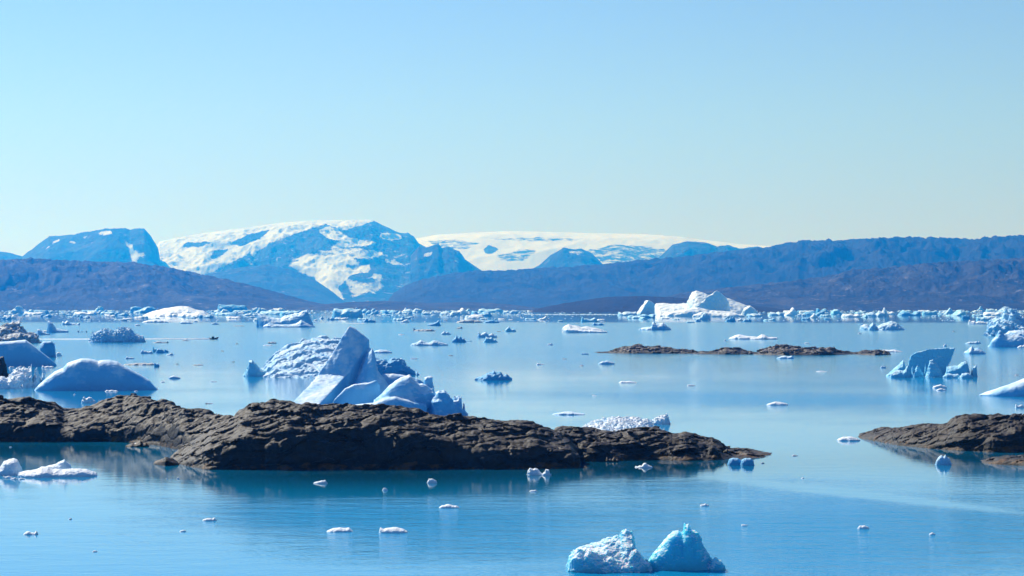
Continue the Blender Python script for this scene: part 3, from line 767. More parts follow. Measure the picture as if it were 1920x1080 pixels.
berg('ice_chunk', 'pale turquoise cone of ice at the foot of the hummocky white ice', [
    Lp([(9, 726), (16, 721), (24, 716.5), (27, 717), (32, 723), (37, 727)], 728.5, d=4)], M_TURQ, 'ice chunk', rough=.1, seed=37)
for i, (px, py, w, h) in enumerate([(22, 690, 12, 3), (38, 688.5, 10, 2.5), (56, 688.5, 8, 2), (90, 690, 24, 5)]):
    chunk(['low white fragment at the foot of the slanting slab, near its picture-edge end', 'thin white fragment along the slanting slab waterline', 'tiny white fragment by the slanting slab waterline, next to a larger one', 'long white fragment under the pointed end of the slanting slab'][i], px, py, w, h, M_SNOWY, 40+i)
for i, (px, py, w, h, lb) in enumerate([(166, 756, 28, 12, 'white cone of ice floating in the reflection of the blue dome'), (209, 734, 26, 3, 'flat white strip of ice at the waterline of the blue dome'), (230, 728, 12, 4, 'white slip of ice just off the blue dome, above a flat strip'),
        (192, 716.5, 8, 2.4, 'small white fragment against the face of the blue dome'), (140, 740, 5, 2, 'white speck of ice near the cone in the dome reflection'), (255, 734, 8, 1.5, 'thin white sliver near the far foot of the blue dome'), (186, 751, 3, 2, 'tiny white speck beside the white cone')]):
    chunk(lb, px, py, w, h, M_SNOWY, 50+i, peaks=2)

# ------------------------------------------------------------------ far edge of the open water
berg('iceberg', 'saddle-shaped iceberg with a tower at one end and a snowy hollow', [
    Lp([(481, 612), (482, 587), (490, 588), (500, 593), (515, 596), (527, 597), (534, 592), (548, 589), (560, 588), (568, 583), (577, 581), (579, 590), (584, 601), (588, 611)], 613, d=52, ff=.35, p=2.2),
    Lp([(494, 611), (505, 605), (515, 608), (540, 609), (555, 607), (565, 600), (575, 606), (590, 612)], 613.8, d=24, p=1.6)], M_SMOOTH, rough=.05, ns=.4, style='scallop', seed=60, res=1.0)
berg('iceberg', 'white whale-backed iceberg far off below the dark headland hill', [
    Lp([(270, 591), (285, 584), (312, 578), (335, 574.5), (352, 574.5), (360, 578), (368, 581), (382, 583), (392, 589)], 593, d=230, ff=.6, p=1.5, q=1.3),
    Lp([(335, 590), (345, 586), (360, 588), (372, 585), (392, 592)], 595, d=90, p=2)], M_SNOWY, rough=.10, ns=.5, style='scallop', seed=61, res=.8)
berg('iceberg', 'great white iceberg with twin peaks and a blue cliff before the far dark hill', [
    Lp([(1222, 586), (1230, 568), (1250, 569), (1270, 569.5), (1288, 568.5), (1300, 560), (1310, 570), (1330, 580)], 590.6, d=150, ff=.55, p=1.4, q=1.1),
    Lp([(1284, 580), (1289, 565), (1298, 547), (1306, 545), (1318, 548.5), (1330, 553), (1345, 552), (1370, 561), (1392, 570), (1405, 574), (1414, 582), (1420, 590)], 590.8, d=170, ff=.5, p=1.5, q=1.2),
    Lp([(1390, 590), (1396, 577), (1406, 573), (1416, 580), (1423, 590)], 592, d=60, ff=.3, p=3),
    Lp([(1238, 590), (1255, 585), (1275, 583), (1295, 578), (1310, 576.5), (1330, 582), (1350, 583), (1372, 585), (1390, 590)], 593.2, d=50, ff=.5, p=2),
    Lp([(1300, 591), (1318, 584), (1336, 586), (1352, 588), (1380, 587), (1396, 592)], 594.3, d=40, ff=.5, p=2)],
    M_SNOWY, rough=.035, ns=.3, style='scallop', seed=62, res=.8, sk=.02, cap=4e6,
    hulls=[dict(b=591.3, k=.0, pts=[(1200, 588, 0), (1216, 562.5, 8), (1228, 570, 50), (1228, 9999, 55), (1192, 588, 30), (1210, 564, 45), (1200, 9999, 0), (1192, 9999, 30), (1216, 9999, 70), (1222, 566, 60)]),
           dict(b=592.0, k=.0, pts=[(1306, 576, 4), (1328, 555, 12), (1344, 544.3, 16), (1361, 557, 24), (1368, 574, 30), (1342, 581, 4), (1320, 581, 0), (1310, 574, 70), (1344, 548, 60), (1368, 572, 90),
                                     (1306, 9999, 4), (1342, 9999, 4), (1320, 9999, 0), (1368, 9999, 30), (1310, 9999, 70), (1368, 9999, 90)])])
berg('iceberg', 'fin iceberg with an overhanging blue blade and melted stumps at its foot', [
    Lp([(1662, 704), (1672, 696), (1682, 686), (1694, 675), (1705, 672), (1706, 688), (1700, 700)], 706, d=8, p=2),
    Lp([(1668, 706), (1674, 698), (1686, 694), (1694, 696), (1702, 686), (1706, 700)], 708, d=5, p=2),
    Lp([(1708, 705), (1714, 698), (1710, 686), (1720, 684), (1735, 682), (1737, 694), (1733, 705)], 706.5, d=4, p=2.4),
    Lp([(1735, 706), (1739, 692), (1744, 677), (1749, 674), (1756, 682), (1763, 692), (1768, 706)], 707.5, d=5.5, p=2),
    Lp([(1770, 706), (1774, 700), (1775, 687), (1784, 686), (1796, 686), (1802, 680), (1812, 677), (1822, 679), (1832, 683), (1824, 689), (1822, 702), (1820, 707)], 706.5, d=7, p=2.4),
    Lp([(1768, 706), (1776, 700), (1786, 702), (1796, 700), (1804, 707)], 708.6, d=3, p=2),
    Lp([(1798, 708), (1804, 700), (1812, 699), (1820, 702), (1824, 708)], 709.2, d=3, p=2)],
    M_TURQ, rough=.05, ns=.3, style='scallop', seed=63, sk=.03, res=1.0, cap=3e6,
    hulls=[dict(b=703, k=.01, pts=[(px, py, dd+(708-min(py, 708))*.03) for dd in (1.5, 5.0) for px, py in ((1704, 690), (1705, 677), (1709, 667), (1718, 661), (1737, 656), (1765, 653.5), (1789, 653), (1787, 662), (1780, 680), (1771, 697), (1705, 9999), (1768, 9999))])])
berg('iceberg', 'knobbly dark blue iceberg heap at the picture edge before the far ice belt', [
    Lp([(1850, 628), (1853, 612), (1858, 602), (1866, 597), (1876, 596), (1882, 590), (1888, 583), (1898, 580), (1905, 586), (1912, 596), (1930, 600), (1960, 606), (1990, 620)], 629, d=36, ff=.45, p=2),
    Lp([(1852, 626), (1862, 608), (1878, 606), (1893, 604), (1905, 614), (1930, 616), (1960, 628)], 630, d=16, p=2)], M_ICE, rough=.22, ns=.33, style='lumpy', seed=64, res=1.0)
berg('iceberg', 'pale ragged peak far behind the knobbly heap', [
    Lp([(1868, 588), (1876, 580), (1884, 575), (1892, 577), (1902, 583), (1912, 588)], 590, d=90)], M_ICE, rough=.2, ns=.3, style='lumpy', seed=65, res=.8)
berg('iceberg', 'hunched blue iceberg with one thorn, in front of the knobbly heap', [
    Lp([(1854, 648), (1860, 637), (1868, 630), (1872, 621), (1876, 619.5), (1880, 626), (1895, 627), (1910, 628), (1922, 634), (1950, 640), (1970, 648)], 651, d=18, ff=.4, p=2.4),
    Lp([(1880, 630), (1892, 621), (1912, 619), (1940, 624), (1960, 634)], 640, d=20, p=2.4)], M_SMOOTH, rough=.07, style='scallop', seed=66)
chunk('bright oval floe resting before the hunched blue iceberg', 1892, 650.5, 18, 6, M_SNOWY, 67, 'ice_floe', 'ice floe')
berg('iceberg', 'long smooth blue slab running out of the picture above the dark islet', [
    Lp([(1836, 741), (1850, 735), (1870, 729), (1890, 722), (1920, 710), (1950, 698), (1990, 694), (2040, 700), (2070, 730)], 744, d=20, ff=.3, p=2.6)], M_SMOOTH, rough=.03, ns=.4, style='flat', fine=.004, seed=68)
berg('iceberg', 'two-part blue iceberg with a pale striped back near the calm edge', [
    Lp([(1612, 612), (1620, 609), (1626, 608), (1632, 613), (1644, 612), (1656, 607), (1672, 602), (1682, 606), (1690, 613), (1696, 618)], 619, d=40, ff=.45, p=2),
    Lp([(1628, 618), (1632, 609), (1637, 604), (1641, 608), (1646, 617)], 619.5, d=16)], M_ICE, rough=.18, ns=.4, style='scallop', seed=69, res=1.0)
berg('iceberg', 'smooth-backed dark berg with a curled tip, by the skerry end', [
    Lp([(1808, 661), (1815, 656), (1822, 648.5), (1825, 654), (1834, 652), (1842, 657), (1848, 662)], 664, d=12)], M_SMOOTH, rough=.12, seed=70)
# ================================================================== bare gneiss islets
islet('long dark rock ridge at the near shore, in front of the blue dome iceberg',
      [(-160, 770), (-60, 748), (0, 744), (40, 744), (80, 750), (105, 757), (122, 767), (150, 765), (175, 762), (200, 750), (225, 743.5), (250, 744), (290, 751), (330, 760), (370, 768), (400, 771), (430, 778), (452, 790), (470, 815), (490, 830)],
      [(-160, 830), (0, 829), (120, 829), (230, 829), (300, 836), (345, 846), (400, 852), (490, 858)], 15, 27, M_ROCK, 101, vs=.18, cliff=2.2, knob=.20, crack=.34, cell=4.2, ledge=.30, face=.42)
islet('biggest dark rock islet with a mossy top and vertical cliff, mirrored in the near water',
      [(318, 862), (340, 845), (365, 825), (395, 805), (430, 788), (450, 770), (475, 758), (510, 755), (545, 755), (575, 759), (600, 762), (640, 759), (680, 763), (715, 764), (765, 768), (800, 776), (850, 780), (900, 783), (945, 787), (975, 786), (1000, 791), (1032, 803), (1050, 808), (1068, 822), (1082, 845), (1088, 872)],
      [(318, 866), (350, 874), (385, 881), (600, 881), (760, 880), (960, 880), (1060, 878), (1088, 876)], 17, 31, M_ROCK, 117, vs=.17, cliff=3.0, knob=.15, crack=.38, cell=3.8, ledge=.25, face=.58)
islet('low dark rock tail running to a pointed tip beyond the biggest islet',
      [(1020, 812), (1045, 803), (1070, 801), (1100, 804), (1125, 808), (1160, 808), (1185, 801), (1215, 801), (1245, 808), (1262, 814), (1285, 810), (1310, 818), (1328, 824), (1335, 823), (1352, 832), (1360, 838), (1372, 843), (1400, 843.5), (1415, 848), (1436, 851), (1450, 855)],
      [(1020, 866), (1100, 866), (1200, 863), (1290, 864), (1340, 863), (1380, 860), (1420, 860), (1450, 859)], 13, 23, M_ROCK, 131, vs=.18, cliff=2.0, knob=.2, crack=.42, cell=2.1, face=.30)
islet('dark smooth rock islet with a tapering point, below the long blue slab',
      [(1606, 819), (1620, 812), (1640, 806), (1670, 802), (1720, 797), (1760, 797), (1780, 792), (1792, 782), (1812, 778), (1850, 778), (1900, 780), (1950, 778), (2010, 790), (2080, 820)],
      [(1606, 821), (1640, 827), (1680, 835), (1740, 841), (1800, 846), (1860, 848), (1920, 848), (2080, 848)], 14, 26, M_ROCK, 143, vs=.18, cliff=2.2, knob=.22, crack=.34, cell=3.0, face=.55)
islet('small weedy rock awash in front of the tapering islet',
      [(1838, 866), (1855, 859), (1880, 855), (1900, 854), (1940, 856), (2000, 866)],
      [(1838, 868), (1870, 871), (1920, 874), (2000, 874)], 5, 9, M_ROCK, 151, vs=.15, cliff=2.0, knob=.1, crack=.16, cell=1.6, zmin=-.6)
islet('tiny weedy rock awash off the corner of the biggest islet',
      [(285, 868), (298, 861), (312, 857), (325, 858), (338, 868)], [(285, 870), (310, 874), (338, 872)], 2.2, 5, M_ROCK, 157, vs=.14, cliff=2, knob=.1, crack=.12, cell=1.2, zmin=-.6)
islet('brown humped skerry nearest the flat blue-edged floe, far across the water',
      [(1112, 661.5), (1128, 660.2), (1140, 659.5), (1150, 656), (1170, 651.5), (1200, 649.5), (1232, 648.5), (1250, 652), (1270, 655), (1290, 656.5), (1310, 660), (1316, 662.5)],
      [(1112, 662.3), (1138, 662.3), (1180, 662.8), (1250, 663), (1316, 663.5)], 26, 48, M_SKERRY, 161, vs=.42, cliff=2.2, knob=.4, crack=.8, cell=2.6, sc=2.0, rag=1.6)
islet('brown low skerry in the middle of the row of three',
      [(1296, 662.5), (1312, 659.5), (1330, 658), (1360, 653.5), (1385, 654), (1400, 658), (1412, 660), (1428, 662)],
      [(1296, 663.8), (1360, 664.5), (1428, 664.5)], 20, 36, M_SKERRY, 167, vs=.42, cliff=2.2, knob=.45, crack=.8, cell=2.4, sc=2.0, rag=1.6)
islet('longest brown skerry with a thin tail, beside a white floe',
      [(1408, 663), (1420, 660), (1430, 656), (1445, 650.5), (1465, 649.5), (1485, 651), (1500, 652.5), (1525, 654), (1550, 652.5), (1562, 653), (1570, 658), (1590, 660), (1606, 661), (1625, 657.5), (1645, 656.5), (1658, 659), (1672, 663)],
      [(1408, 664.5), (1470, 666), (1540, 666), (1600, 664.5), (1640, 666), (1672, 665)], 22, 42, M_SKERRY, 173, vs=.42, cliff=2.4, knob=.45, crack=.8, cell=2.5, sc=2.0, rag=1.6)
berg('boulder', 'dark rock rising at the picture edge beside the crumpled snowy heap', [
    Lp([(-30, 700), (-12, 676), (0, 668), (6, 670), (9, 684), (14, 698), (22, 706)], 712, d=9)], M_ROCK, 'boulder', rough=.16, seed=180)
for i, (px, py, w, h, lb) in enumerate([(28, 827, 66, 33, 'rounded grey boulder slab at the foot of the long ridge, nearest the picture edge'), (105, 829, 92, 30, 'low rounded boulder slab at the foot of the long ridge, beside white ice bits'),
        (258, 838, 46, 12, 'wet dark stone at the waterline near orange seaweed'), (372, 872, 44, 20, 'dark stone against the near corner of the biggest islet'), (1148, 866, 30, 10, 'dark stone in the seaweed below the low rock tail'),
        (1338, 862, 30, 24, 'upright black block near the end of the low rock tail'), (1362, 858, 26, 16, 'leaning black block next to an upright one on the rock tail')]):
    boulder(lb, px, py, w, h, 181+i)

# ================================================================== ice nearer the camera
berg('iceberg', 'frothy white ice lump with a knob, in the near water beside a turquoise peak', [
    Lp([(1064, 1060), (1066, 1044), (1074, 1030), (1086, 1024), (1100, 1020), (1112, 1018), (1126, 1014), (1138, 1006), (1152, 1007), (1162, 1004), (1166, 997), (1174, 993), (1184, 998), (1189, 1012), (1192, 1024), (1198, 1038), (1208, 1052), (1216, 1058)], 1073, d=5.2, ff=.72, p=1.7, q=1.5),
    Lp([(1066, 1062), (1072, 1046), (1084, 1034), (1104, 1030), (1122, 1038), (1146, 1046), (1170, 1052), (1196, 1064)], 1074, d=2.4, ff=.45, p=2.2),
    Lp([(1150, 1056), (1172, 1042), (1192, 1031), (1202, 1042), (1214, 1056)], 1073, d=2.2, ff=.5, p=2)],
    M_FRONT, rough=.11, ns=.40, style='crumb', seed=200, res=1.0, sk=.03, fine=.010, cap=3e6)
berg('iceberg', 'turquoise peaked ice lump with a snowy rim and a small horn, nearest the viewer', [
    Lp([(1206, 1066), (1214, 1056), (1226, 1040), (1240, 1022), (1252, 1006), (1262, 997), (1272, 995), (1280, 999), (1284, 986), (1290, 984), (1296, 994), (1308, 999), (1314, 1010), (1318, 1026), (1326, 1040), (1334, 1052), (1340, 1064)], 1070, d=4.4, ff=.40, p=2.4, q=1.8),
    Lp([(1326, 1064), (1334, 1050), (1342, 1046), (1352, 1050), (1360, 1062)], 1070, d=1.6, p=2)],
    M_GLOW, rough=.075, ns=.38, style='crumb', seed=203, res=1.0, sk=.03, fine=.008, cap=3e6)
berg('iceberg', 'white floe with a pale blue hump at one end, floating off the long ridge', [
    Lp([(-20, 884), (0, 876), (8, 866), (18, 861), (26, 859.5), (33, 863), (36, 868), (40, 876), (42, 886)], 892, d=5, ff=.5, p=2.4),
    Lp([(34, 886), (50, 882), (70, 879), (78, 875), (90, 875), (100, 879), (112, 880), (140, 880), (146, 879), (162, 880), (172, 884), (181, 888), (183, 893)], 895, d=5, ff=.55, p=2),
    Lp([(72, 880), (92, 873), (104, 870), (112, 866), (121, 861), (127, 868), (131, 871), (134, 880)], 889, d=3, p=2.4)],
    M_SNOWY, rough=.09, ns=.5, style='scallop', seed=206, res=1.0, sk=.04)
for i, (px, py, w, h, lb) in enumerate([(15, 896.5, 20, 5, 'small flat piece before the humped end of the white floe'), (26, 899, 16, 4, 'larger flat piece touching the humped white floe'), (41, 899, 14, 3, 'thin flat piece trailing beside the humped white floe')]):
    chunk(lb, px, py, w, h, M_SNOWY, 210+i, name='ice_floe', cat='ice floe')
berg('iceberg', 'mottled white iceberg with a raised end, just behind the low rock tail', [
    Lp([(1090, 808), (1095, 800), (1102, 794), (1114, 790), (1130, 786), (1150, 783), (1180, 783), (1200, 784), (1212, 786), (1220, 790), (1226, 794)], 814, d=20, ff=.75, p=1.4, q=1.1),
    Lp([(1218, 793), (1230, 784), (1243, 780), (1250, 778), (1252, 786), (1255, 792)], 796, d=5)],
    M_SNOWY, rough=.30, ns=.5, style='lumpy', seed=215, res=.9, fine=.05)
berg('ice_chunk', 'twin rounded blue ice blocks lying off the tip of the low rock tail', [
    Lp([(1364, 870), (1367, 861), (1374, 858.5), (1384, 859), (1389, 863), (1391, 870)], 872, d=2.0, p=3), Lp([(1388, 871), (1391, 862), (1398, 858.5), (1408, 859), (1413, 864), (1414, 871)], 873, d=2.0, p=3)],
    M_BLUE, 'ice chunk', rough=.05, style='flat', seed=217, res=.9)
berg('ice_chunk', 'bright white sculpted ice with two prongs, in front of the biggest islet', [
    Lp([(988, 889), (990, 881), (994, 877.5), (1000, 880), (1004, 878), (1008, 879), (1013, 885), (1018, 889)], 891, d=1.6, p=2.4), Lp([(1016, 889), (1021, 884), (1023, 879.5), (1029, 880), (1033, 886), (1032, 890)], 891.5, d=1.2, p=2.4)],
    M_SNOWY, 'ice chunk', rough=.14, style='scallop', seed=218, res=.8)
S = M_SNOWY
near = [  # px, py, w, h, material, label
    (1207, 877, 34, 9, S, 'white knotted strip of ice below the seaweed of the low rock tail'),
    (601, 907, 28, 7, S, 'white lump with a round head in the shadow of the biggest islet cliff'),
    (722, 920, 11, 6, S, 'small bright piece at the edge of the islet reflection'),
    (810, 906, 20, 9, S, 'white winged scrap of ice in the islet reflection'),
    (1000, 922, 16, 4, S, 'thin white strip below the two-pronged ice'),
    (842, 953, 40, 8, S, 'white floe with an upturned end, alone below the biggest islet'),
    (637, 998, 52, 9, S, 'low rounded floe, thinner of the pair in the near water'),
    (738, 1000, 56, 12, S, 'domed floe, thicker of the pair in the near water'),
    (393, 977, 28, 7, S, 'broken white scrap in the near water, above a tiny one'),
    (343, 997, 14, 3.5, S, 'tiny white sliver below the broken scrap'),
    (58, 1003, 30, 8, S, 'flat crumbly white piece in the near water below the humped floe'),
    (132, 974, 7, 3, S, 'tiny white piece between the humped floe and the crumbly piece'),
    (178, 1035, 11, 3, S, 'tiny sliver closest to the bottom of the picture edge'),
    (1321, 949, 18, 5, S, 'scatter of white crumbs halfway to the turquoise lump'),
    (1396, 986, 13, 3, S, 'thin white crumb beyond the turquoise peaked lump'),
    (1619, 992, 24, 7, S, 'two-bump white piece in the dark ruffled water'),
    (1748, 1003, 13, 5, S, 'single white crumb in the dark ruffled water'),
    (1769, 872, 32, 21, M_ICE, 'upright faceted ice block mirrored off the tapering islet'),
    (1591, 827, 46, 9, S, 'white floe touching the point of the tapering islet'),
    (1912, 765, 18, 8, S, 'white lump at the picture edge under the long blue slab'),
    (1666, 826, 7, 3, S, 'white crumb on the shore of the tapering islet'),
    (59, 826.5, 12, 3, S, 'white ice bit stranded below the low rounded boulder'), (82, 827, 20, 4, S, 'flat white ice bit stranded at the low boulder, with a pointed end'),
    (134, 827.5, 32, 6, S, 'longest white ice bit stranded on the ridge shore'), (165, 827, 10, 4, S, 'round white ice bit stranded past the longest one'),
    (305, 834, 14, 4, S, 'white ice bit stranded by the orange seaweed'), (262, 834, 26, 5, S, 'pale stranded ice against the wet dark stone'),
    (20, 839, 6, 2, S, 'tiny white crumb afloat in the ridge shadow'), (313, 898, 5, 2, S, 'tiny white crumb before the weedy rock corner'), (334, 898, 6, 3, S, 'small bright crumb before the weedy rock corner'),
    (1094, 777, 0, 0, None, '')]
for i, (px, py, w, h, mt, lb) in enumerate(near):
    if w: chunk(lb, px, py, w, h, mt, 220+i, style='lumpy' if i == 0 else 'flat' if w > 45 else ['fbm', 'scallop', 'flat'][i % 3], rough=.11, flat=.7 if i == 0 else .12 if w > 45 else [.2, .5, .3][i % 3], d=w/F*Dw(py)*.7)

# ================================================================== ice scattered over the open water
B, I_, T, Dy, Sm = M_BLUE, M_ICE, M_TURQ, M_DIRTY, M_SMOOTH
mid = [  # px, py(waterline), w, h, material, label, name
    (292, 605, 52, 6, S, 'flat snow-topped floe beyond the lumpy blue iceberg', 'ice_floe'),
    (349, 607, 26, 5, Sm, 'thin blue floe on the calm edge below the whale-backed iceberg', 'ice_floe'),
    (367, 604, 10, 3.5, S, 'little white floe beside a thin blue one', 'ice_floe'),
    (403, 608.5, 16, 4, B, 'small dark blue floe on the calm edge, past the whale-backed iceberg', 'ice_floe'),
    (258, 611, 12, 4, S, 'small rounded white floe before the flat snow-topped one', 'ice_floe'),
    (447, 611.6, 24, 1.6, Dy, 'dark stick-thin floe in front of the saddle iceberg', 'ice_floe'),
    (300, 643, 28, 3.4, Dy, 'dark thin floe just below the boat wake', 'ice_floe'),
    (314, 643, 5, 4, Dy, 'dark tooth at the end of the thin floe below the wake', 'ice_chunk'),
    (348, 639, 16, 2.6, Dy, 'row of dark crumbs touching the boat wake', 'ice_chunk'),
    (275, 663, 26, 8, I_, 'low grey-white berg with a turquoise spire behind it', 'iceberg'),
    (290, 660, 8, 13, T, 'turquoise spire of ice between low blue bergs', 'iceberg'),
    (300, 662, 18, 9, B, 'blue hump next to the turquoise spire', 'iceberg'),
    (312, 661, 9, 7, B, 'small blue block past the hump by the turquoise spire', 'ice_chunk'),
    (319, 666, 16, 4.5, I_, 'little low berg closest to the viewer by the turquoise spire', 'ice_chunk'),
    (243, 673, 19, 5, I_, 'two-part crumb of ice above the blue dome', 'ice_chunk'),
    (263, 684.5, 66, 5, Dy, 'long narrow dirty floe behind the blue dome', 'ice_floe'),
    (294, 687.5, 11, 9, B, 'blue tooth standing at the end of the long dirty floe', 'ice_chunk'),
    (371, 685, 22, 2.4, Dy, 'thin dark floe in the empty pale water', 'ice_floe'),
    (332, 683, 9, 1.6, Dy, 'tiny dark floe near the blue tooth', 'ice_floe'),
    (327, 710, 24, 6.5, I_, 'pointed little floe off the shoulder of the blue dome', 'ice_floe'),
    (401, 716, 14, 2.2, I_, 'pair of crumbs in pale water between dome and pyramid', 'ice_chunk'),
    (393, 757, 17, 2.6, Dy, 'dark sliver above the long rock ridge', 'ice_chunk'),
    (305, 717, 9, 2, S, 'pale thin floe beside the pointed little floe', 'ice_floe'),
    (438, 679, 6, 2, Dy, 'dark crumb near the turquoise horn', 'ice_chunk'),
    (444, 645, 7, 2, Dy, 'dark crumb ahead of the boat', 'ice_chunk'),
    (417, 658.5, 7, 2, Dy, 'dark crumb astern of nothing, below the boat', 'ice_chunk'),
    (511, 644, 18, 4, Dy, 'dark-topped floe with a white skirt above the terraced iceberg', 'ice_floe'),
    (502, 648, 20, 2, S, 'white flat skirt of ice below the dark-topped floe', 'ice_floe'),
    (625, 600, 24, 6, B, 'ship-like blue berg past the saddle iceberg', 'iceberg'),
    (592, 601, 8, 3, S, 'white lump at the foot of the saddle iceberg tower', 'ice_chunk'),
    (665, 607, 46, 1, S, 'thin white line of brash on the calm edge', 'ice_floe'),
    (690, 604, 30, 9, B, 'blue broken berg in the calm water right above the pyramid', 'iceberg'),
    (763, 598, 26, 6, B, 'oblong dark blue block before the snowy mountain foot', 'iceberg'),
    (759, 604.8, 18, 6, S, 'round white lump in front of the oblong dark blue block', 'ice_chunk'),
    (814, 611, 26, 11, B, 'tent-shaped dark blue berg on the calm edge', 'iceberg'),
    (796, 621, 42, 5, Dy, 'dirty broken row of ice below the tent-shaped berg', 'ice_floe'),
    (777, 620.5, 5, 7, Dy, 'dark stub at the end of the dirty broken row', 'ice_chunk'),
    (836, 627.5, 20, 8, I_, 'small knobbly berg below the tent-shaped one', 'iceberg'),
    (862, 616, 12, 4, Dy, 'small dark ring of ice near the long dark floe', 'ice_chunk'),
    (880, 605, 50, 7, Dy, 'long dark dirty floe on the calm edge', 'ice_floe'),
    (922, 605.5, 30, 6.5, B, 'blue floe with white top beside the long dark one', 'ice_floe'),
    (805, 648, 72, 11, I_, 'long lumpy berg with a white middle and dark blue ends', 'iceberg'),
    (861, 642, 28, 15, B, 'sail-shaped dark blue berg with a thin tail', 'iceberg'),
    (879, 640, 14, 2, B, 'thin tail floe behind the sail-shaped berg', 'ice_floe'),
    (776, 673, 16, 2.5, I_, 'thin white floe with a dark end beyond the round pale block', 'ice_floe'),
    (845, 667, 11, 2, Dy, 'short dark floe alone below the long lumpy berg', 'ice_floe'),
    (752, 628, 12, 2, S, 'faint pale floe above the pyramid tip', 'ice_floe'),
    (914, 633, 38, 12, I_, 'dark-ridged berg behind a turquoise one', 'iceberg'),
    (920, 642, 28, 11, T, 'turquoise two-lobed berg in front of a dark-ridged one', 'iceberg'),
    (957, 622, 22, 11, T, 'blue-green pyramid of ice, alone on pale water', 'iceberg'),
    (936, 622, 9, 1.5, Dy, 'thin dark floe at the foot of the blue-green pyramid', 'ice_floe'),
    (1020, 600, 24, 8, S, 'sloping white-topped berg in the dark calm water', 'iceberg'),
    (1051, 603, 12, 3.5, T, 'small pale turquoise floe past the sloping white-topped berg', 'ice_floe'),
    (1107, 603.5, 36, 11, T, 'bright blue wedge berg before the low dark hill', 'iceberg'),
    (1122, 610, 26, 6, B, 'split dark blue lump between wedge berg and flat floe', 'iceberg'),
    (1031, 647, 12, 4, I_, 'small ragged ice piece below the flat blue-edged floe', 'ice_chunk'),
    (1097, 664.5, 15, 3.5, B, 'little blue floe near the skerry sliver', 'ice_floe'),
    (1012, 684, 15, 3.5, S, 'white crumb with a dark end on pale water', 'ice_chunk'),
    (1090, 686, 10, 1.8, Dy, 'faint dark crumb above the blue thorny cluster', 'ice_chunk'),
    (1058, 673.5, 11, 1.6, Dy, 'pair of dark specks on pale water', 'ice_chunk'),
    (1137, 683, 32, 8, I_, 'spiky low row of ice below the humped skerry', 'ice_floe'),
    (1295, 605, 17, 3.4, T, 'pale turquoise floe below the twin-peaked iceberg', 'ice_floe'),
    (1309, 603, 12, 5, B, 'small dark blue wedge next to a turquoise floe', 'ice_chunk'),
    (1370, 603, 20, 12, B, 'square dark blue block before the twin-peaked iceberg', 'iceberg'),
    (1388, 602, 16, 6, S, 'white mound leaning on the square dark blue block', 'ice_chunk'),
    (1401, 603, 18, 7, B, 'flat-topped blue block past the white mound', 'iceberg'),
    (1360, 639, 6, 3, S, 'white crumb off the end of the three-humped floe', 'ice_chunk'),
    (1473, 672.5, 35, 6.5, Sm, 'blue rounded floe against the longest skerry', 'ice_floe'),
    (1177, 718, 36, 4, S, 'thin white broken floe in open water', 'ice_floe'),
    (1296, 723.5, 16, 2.6, S, 'small white sliver past the thin broken floe', 'ice_floe'),
    (1066, 778, 66, 7, I_, 'white floe with a blue rounded end behind the biggest islet', 'ice_floe'),
    (1115, 742, 9, 2, S, 'faint white crumb above the mottled iceberg', 'ice_chunk'),
    (1458, 760, 42, 8, S, 'fluffy white string of ice in the blue band of water', 'ice_floe'),
    (1667, 660, 52, 5, S, 'white crusty floe trailing from the longest skerry', 'ice_floe'),
    (1823, 645, 28, 6, I_, 'ribbed low floe behind the dark curled berg', 'ice_floe'),
    (1836, 644.5, 8, 5.5, S, 'white cube-like lump at the end of the ribbed floe', 'ice_chunk'),
    (1762, 728, 28, 9, S, 'white crumbly floe mirrored below the fin iceberg', 'ice_floe'),
    (1765, 732.5, 20, 5, S, 'second white slab tucked under the crumbly floe', 'ice_floe'),
    (1656, 690, 12, 4.5, I_, 'grey scrap off the low end of the fin iceberg', 'ice_chunk'),
    (1772, 649.5, 8, 5, S, 'white scrap on ruffled water above the fin blade', 'ice_chunk'),
    (1906, 703.5, 9, 2, Dy, 'dark crumb above the long blue slab', 'ice_chunk'),
    (1835, 608, 40, 9, S, 'broad white mound on the calm edge before the far ice belt', 'iceberg'),
    (1616, 609, 16, 4, B, 'dark string of lumps leading to the two-part iceberg', 'ice_chunk'),
    (1513, 644, 12, 2, S, 'faint white floe above the longest skerry', 'ice_floe'),
    (1612, 626, 8, 3, S, 'white crumb on ruffled water below the two-part iceberg', 'ice_chunk'),
    (1788, 622, 6, 2, Dy, 'dark speck of ice on ruffled water', 'ice_chunk'),
    (1540, 697, 22, 2, S, 'pale thin floe in the blue-green shallows past the skerries', 'ice_floe'),
    (1430, 869, 8, 2.5, Dy, 'dark bit floating off the twin blue blocks', 'ice_chunk'),
    (1490, 855, 14, 2.6, Dy, 'pair of dark bits alone in pale water near the tapering islet', 'ice_chunk'),
    (1505, 897, 8, 2, S, 'tiny pale crumb on the edge of the ruffled water', 'ice_chunk'),
    (1917, 652, 20, 6, S, 'white scrap before the hunched iceberg at the picture edge', 'ice_chunk'),
    (470, 592, 30, 6, I_, 'pale low berg before the headland, beside the saddle iceberg', 'iceberg')]
for i, (px, py, w, h, mt, lb, nm) in enumerate(mid):
    st = 'scallop' if mt in (B, T, Sm) else 'lumpy'
    if nm == 'ice_floe': rr = .12
    else: rr = .16
    chunk(lb, px, py, w, h*.93, mt, 300+i, nm, nm.replace('_', ' '), style='fbm' if nm == 'ice_floe' else st, rough=rr, flat=.3 if nm == 'ice_floe' else .6)

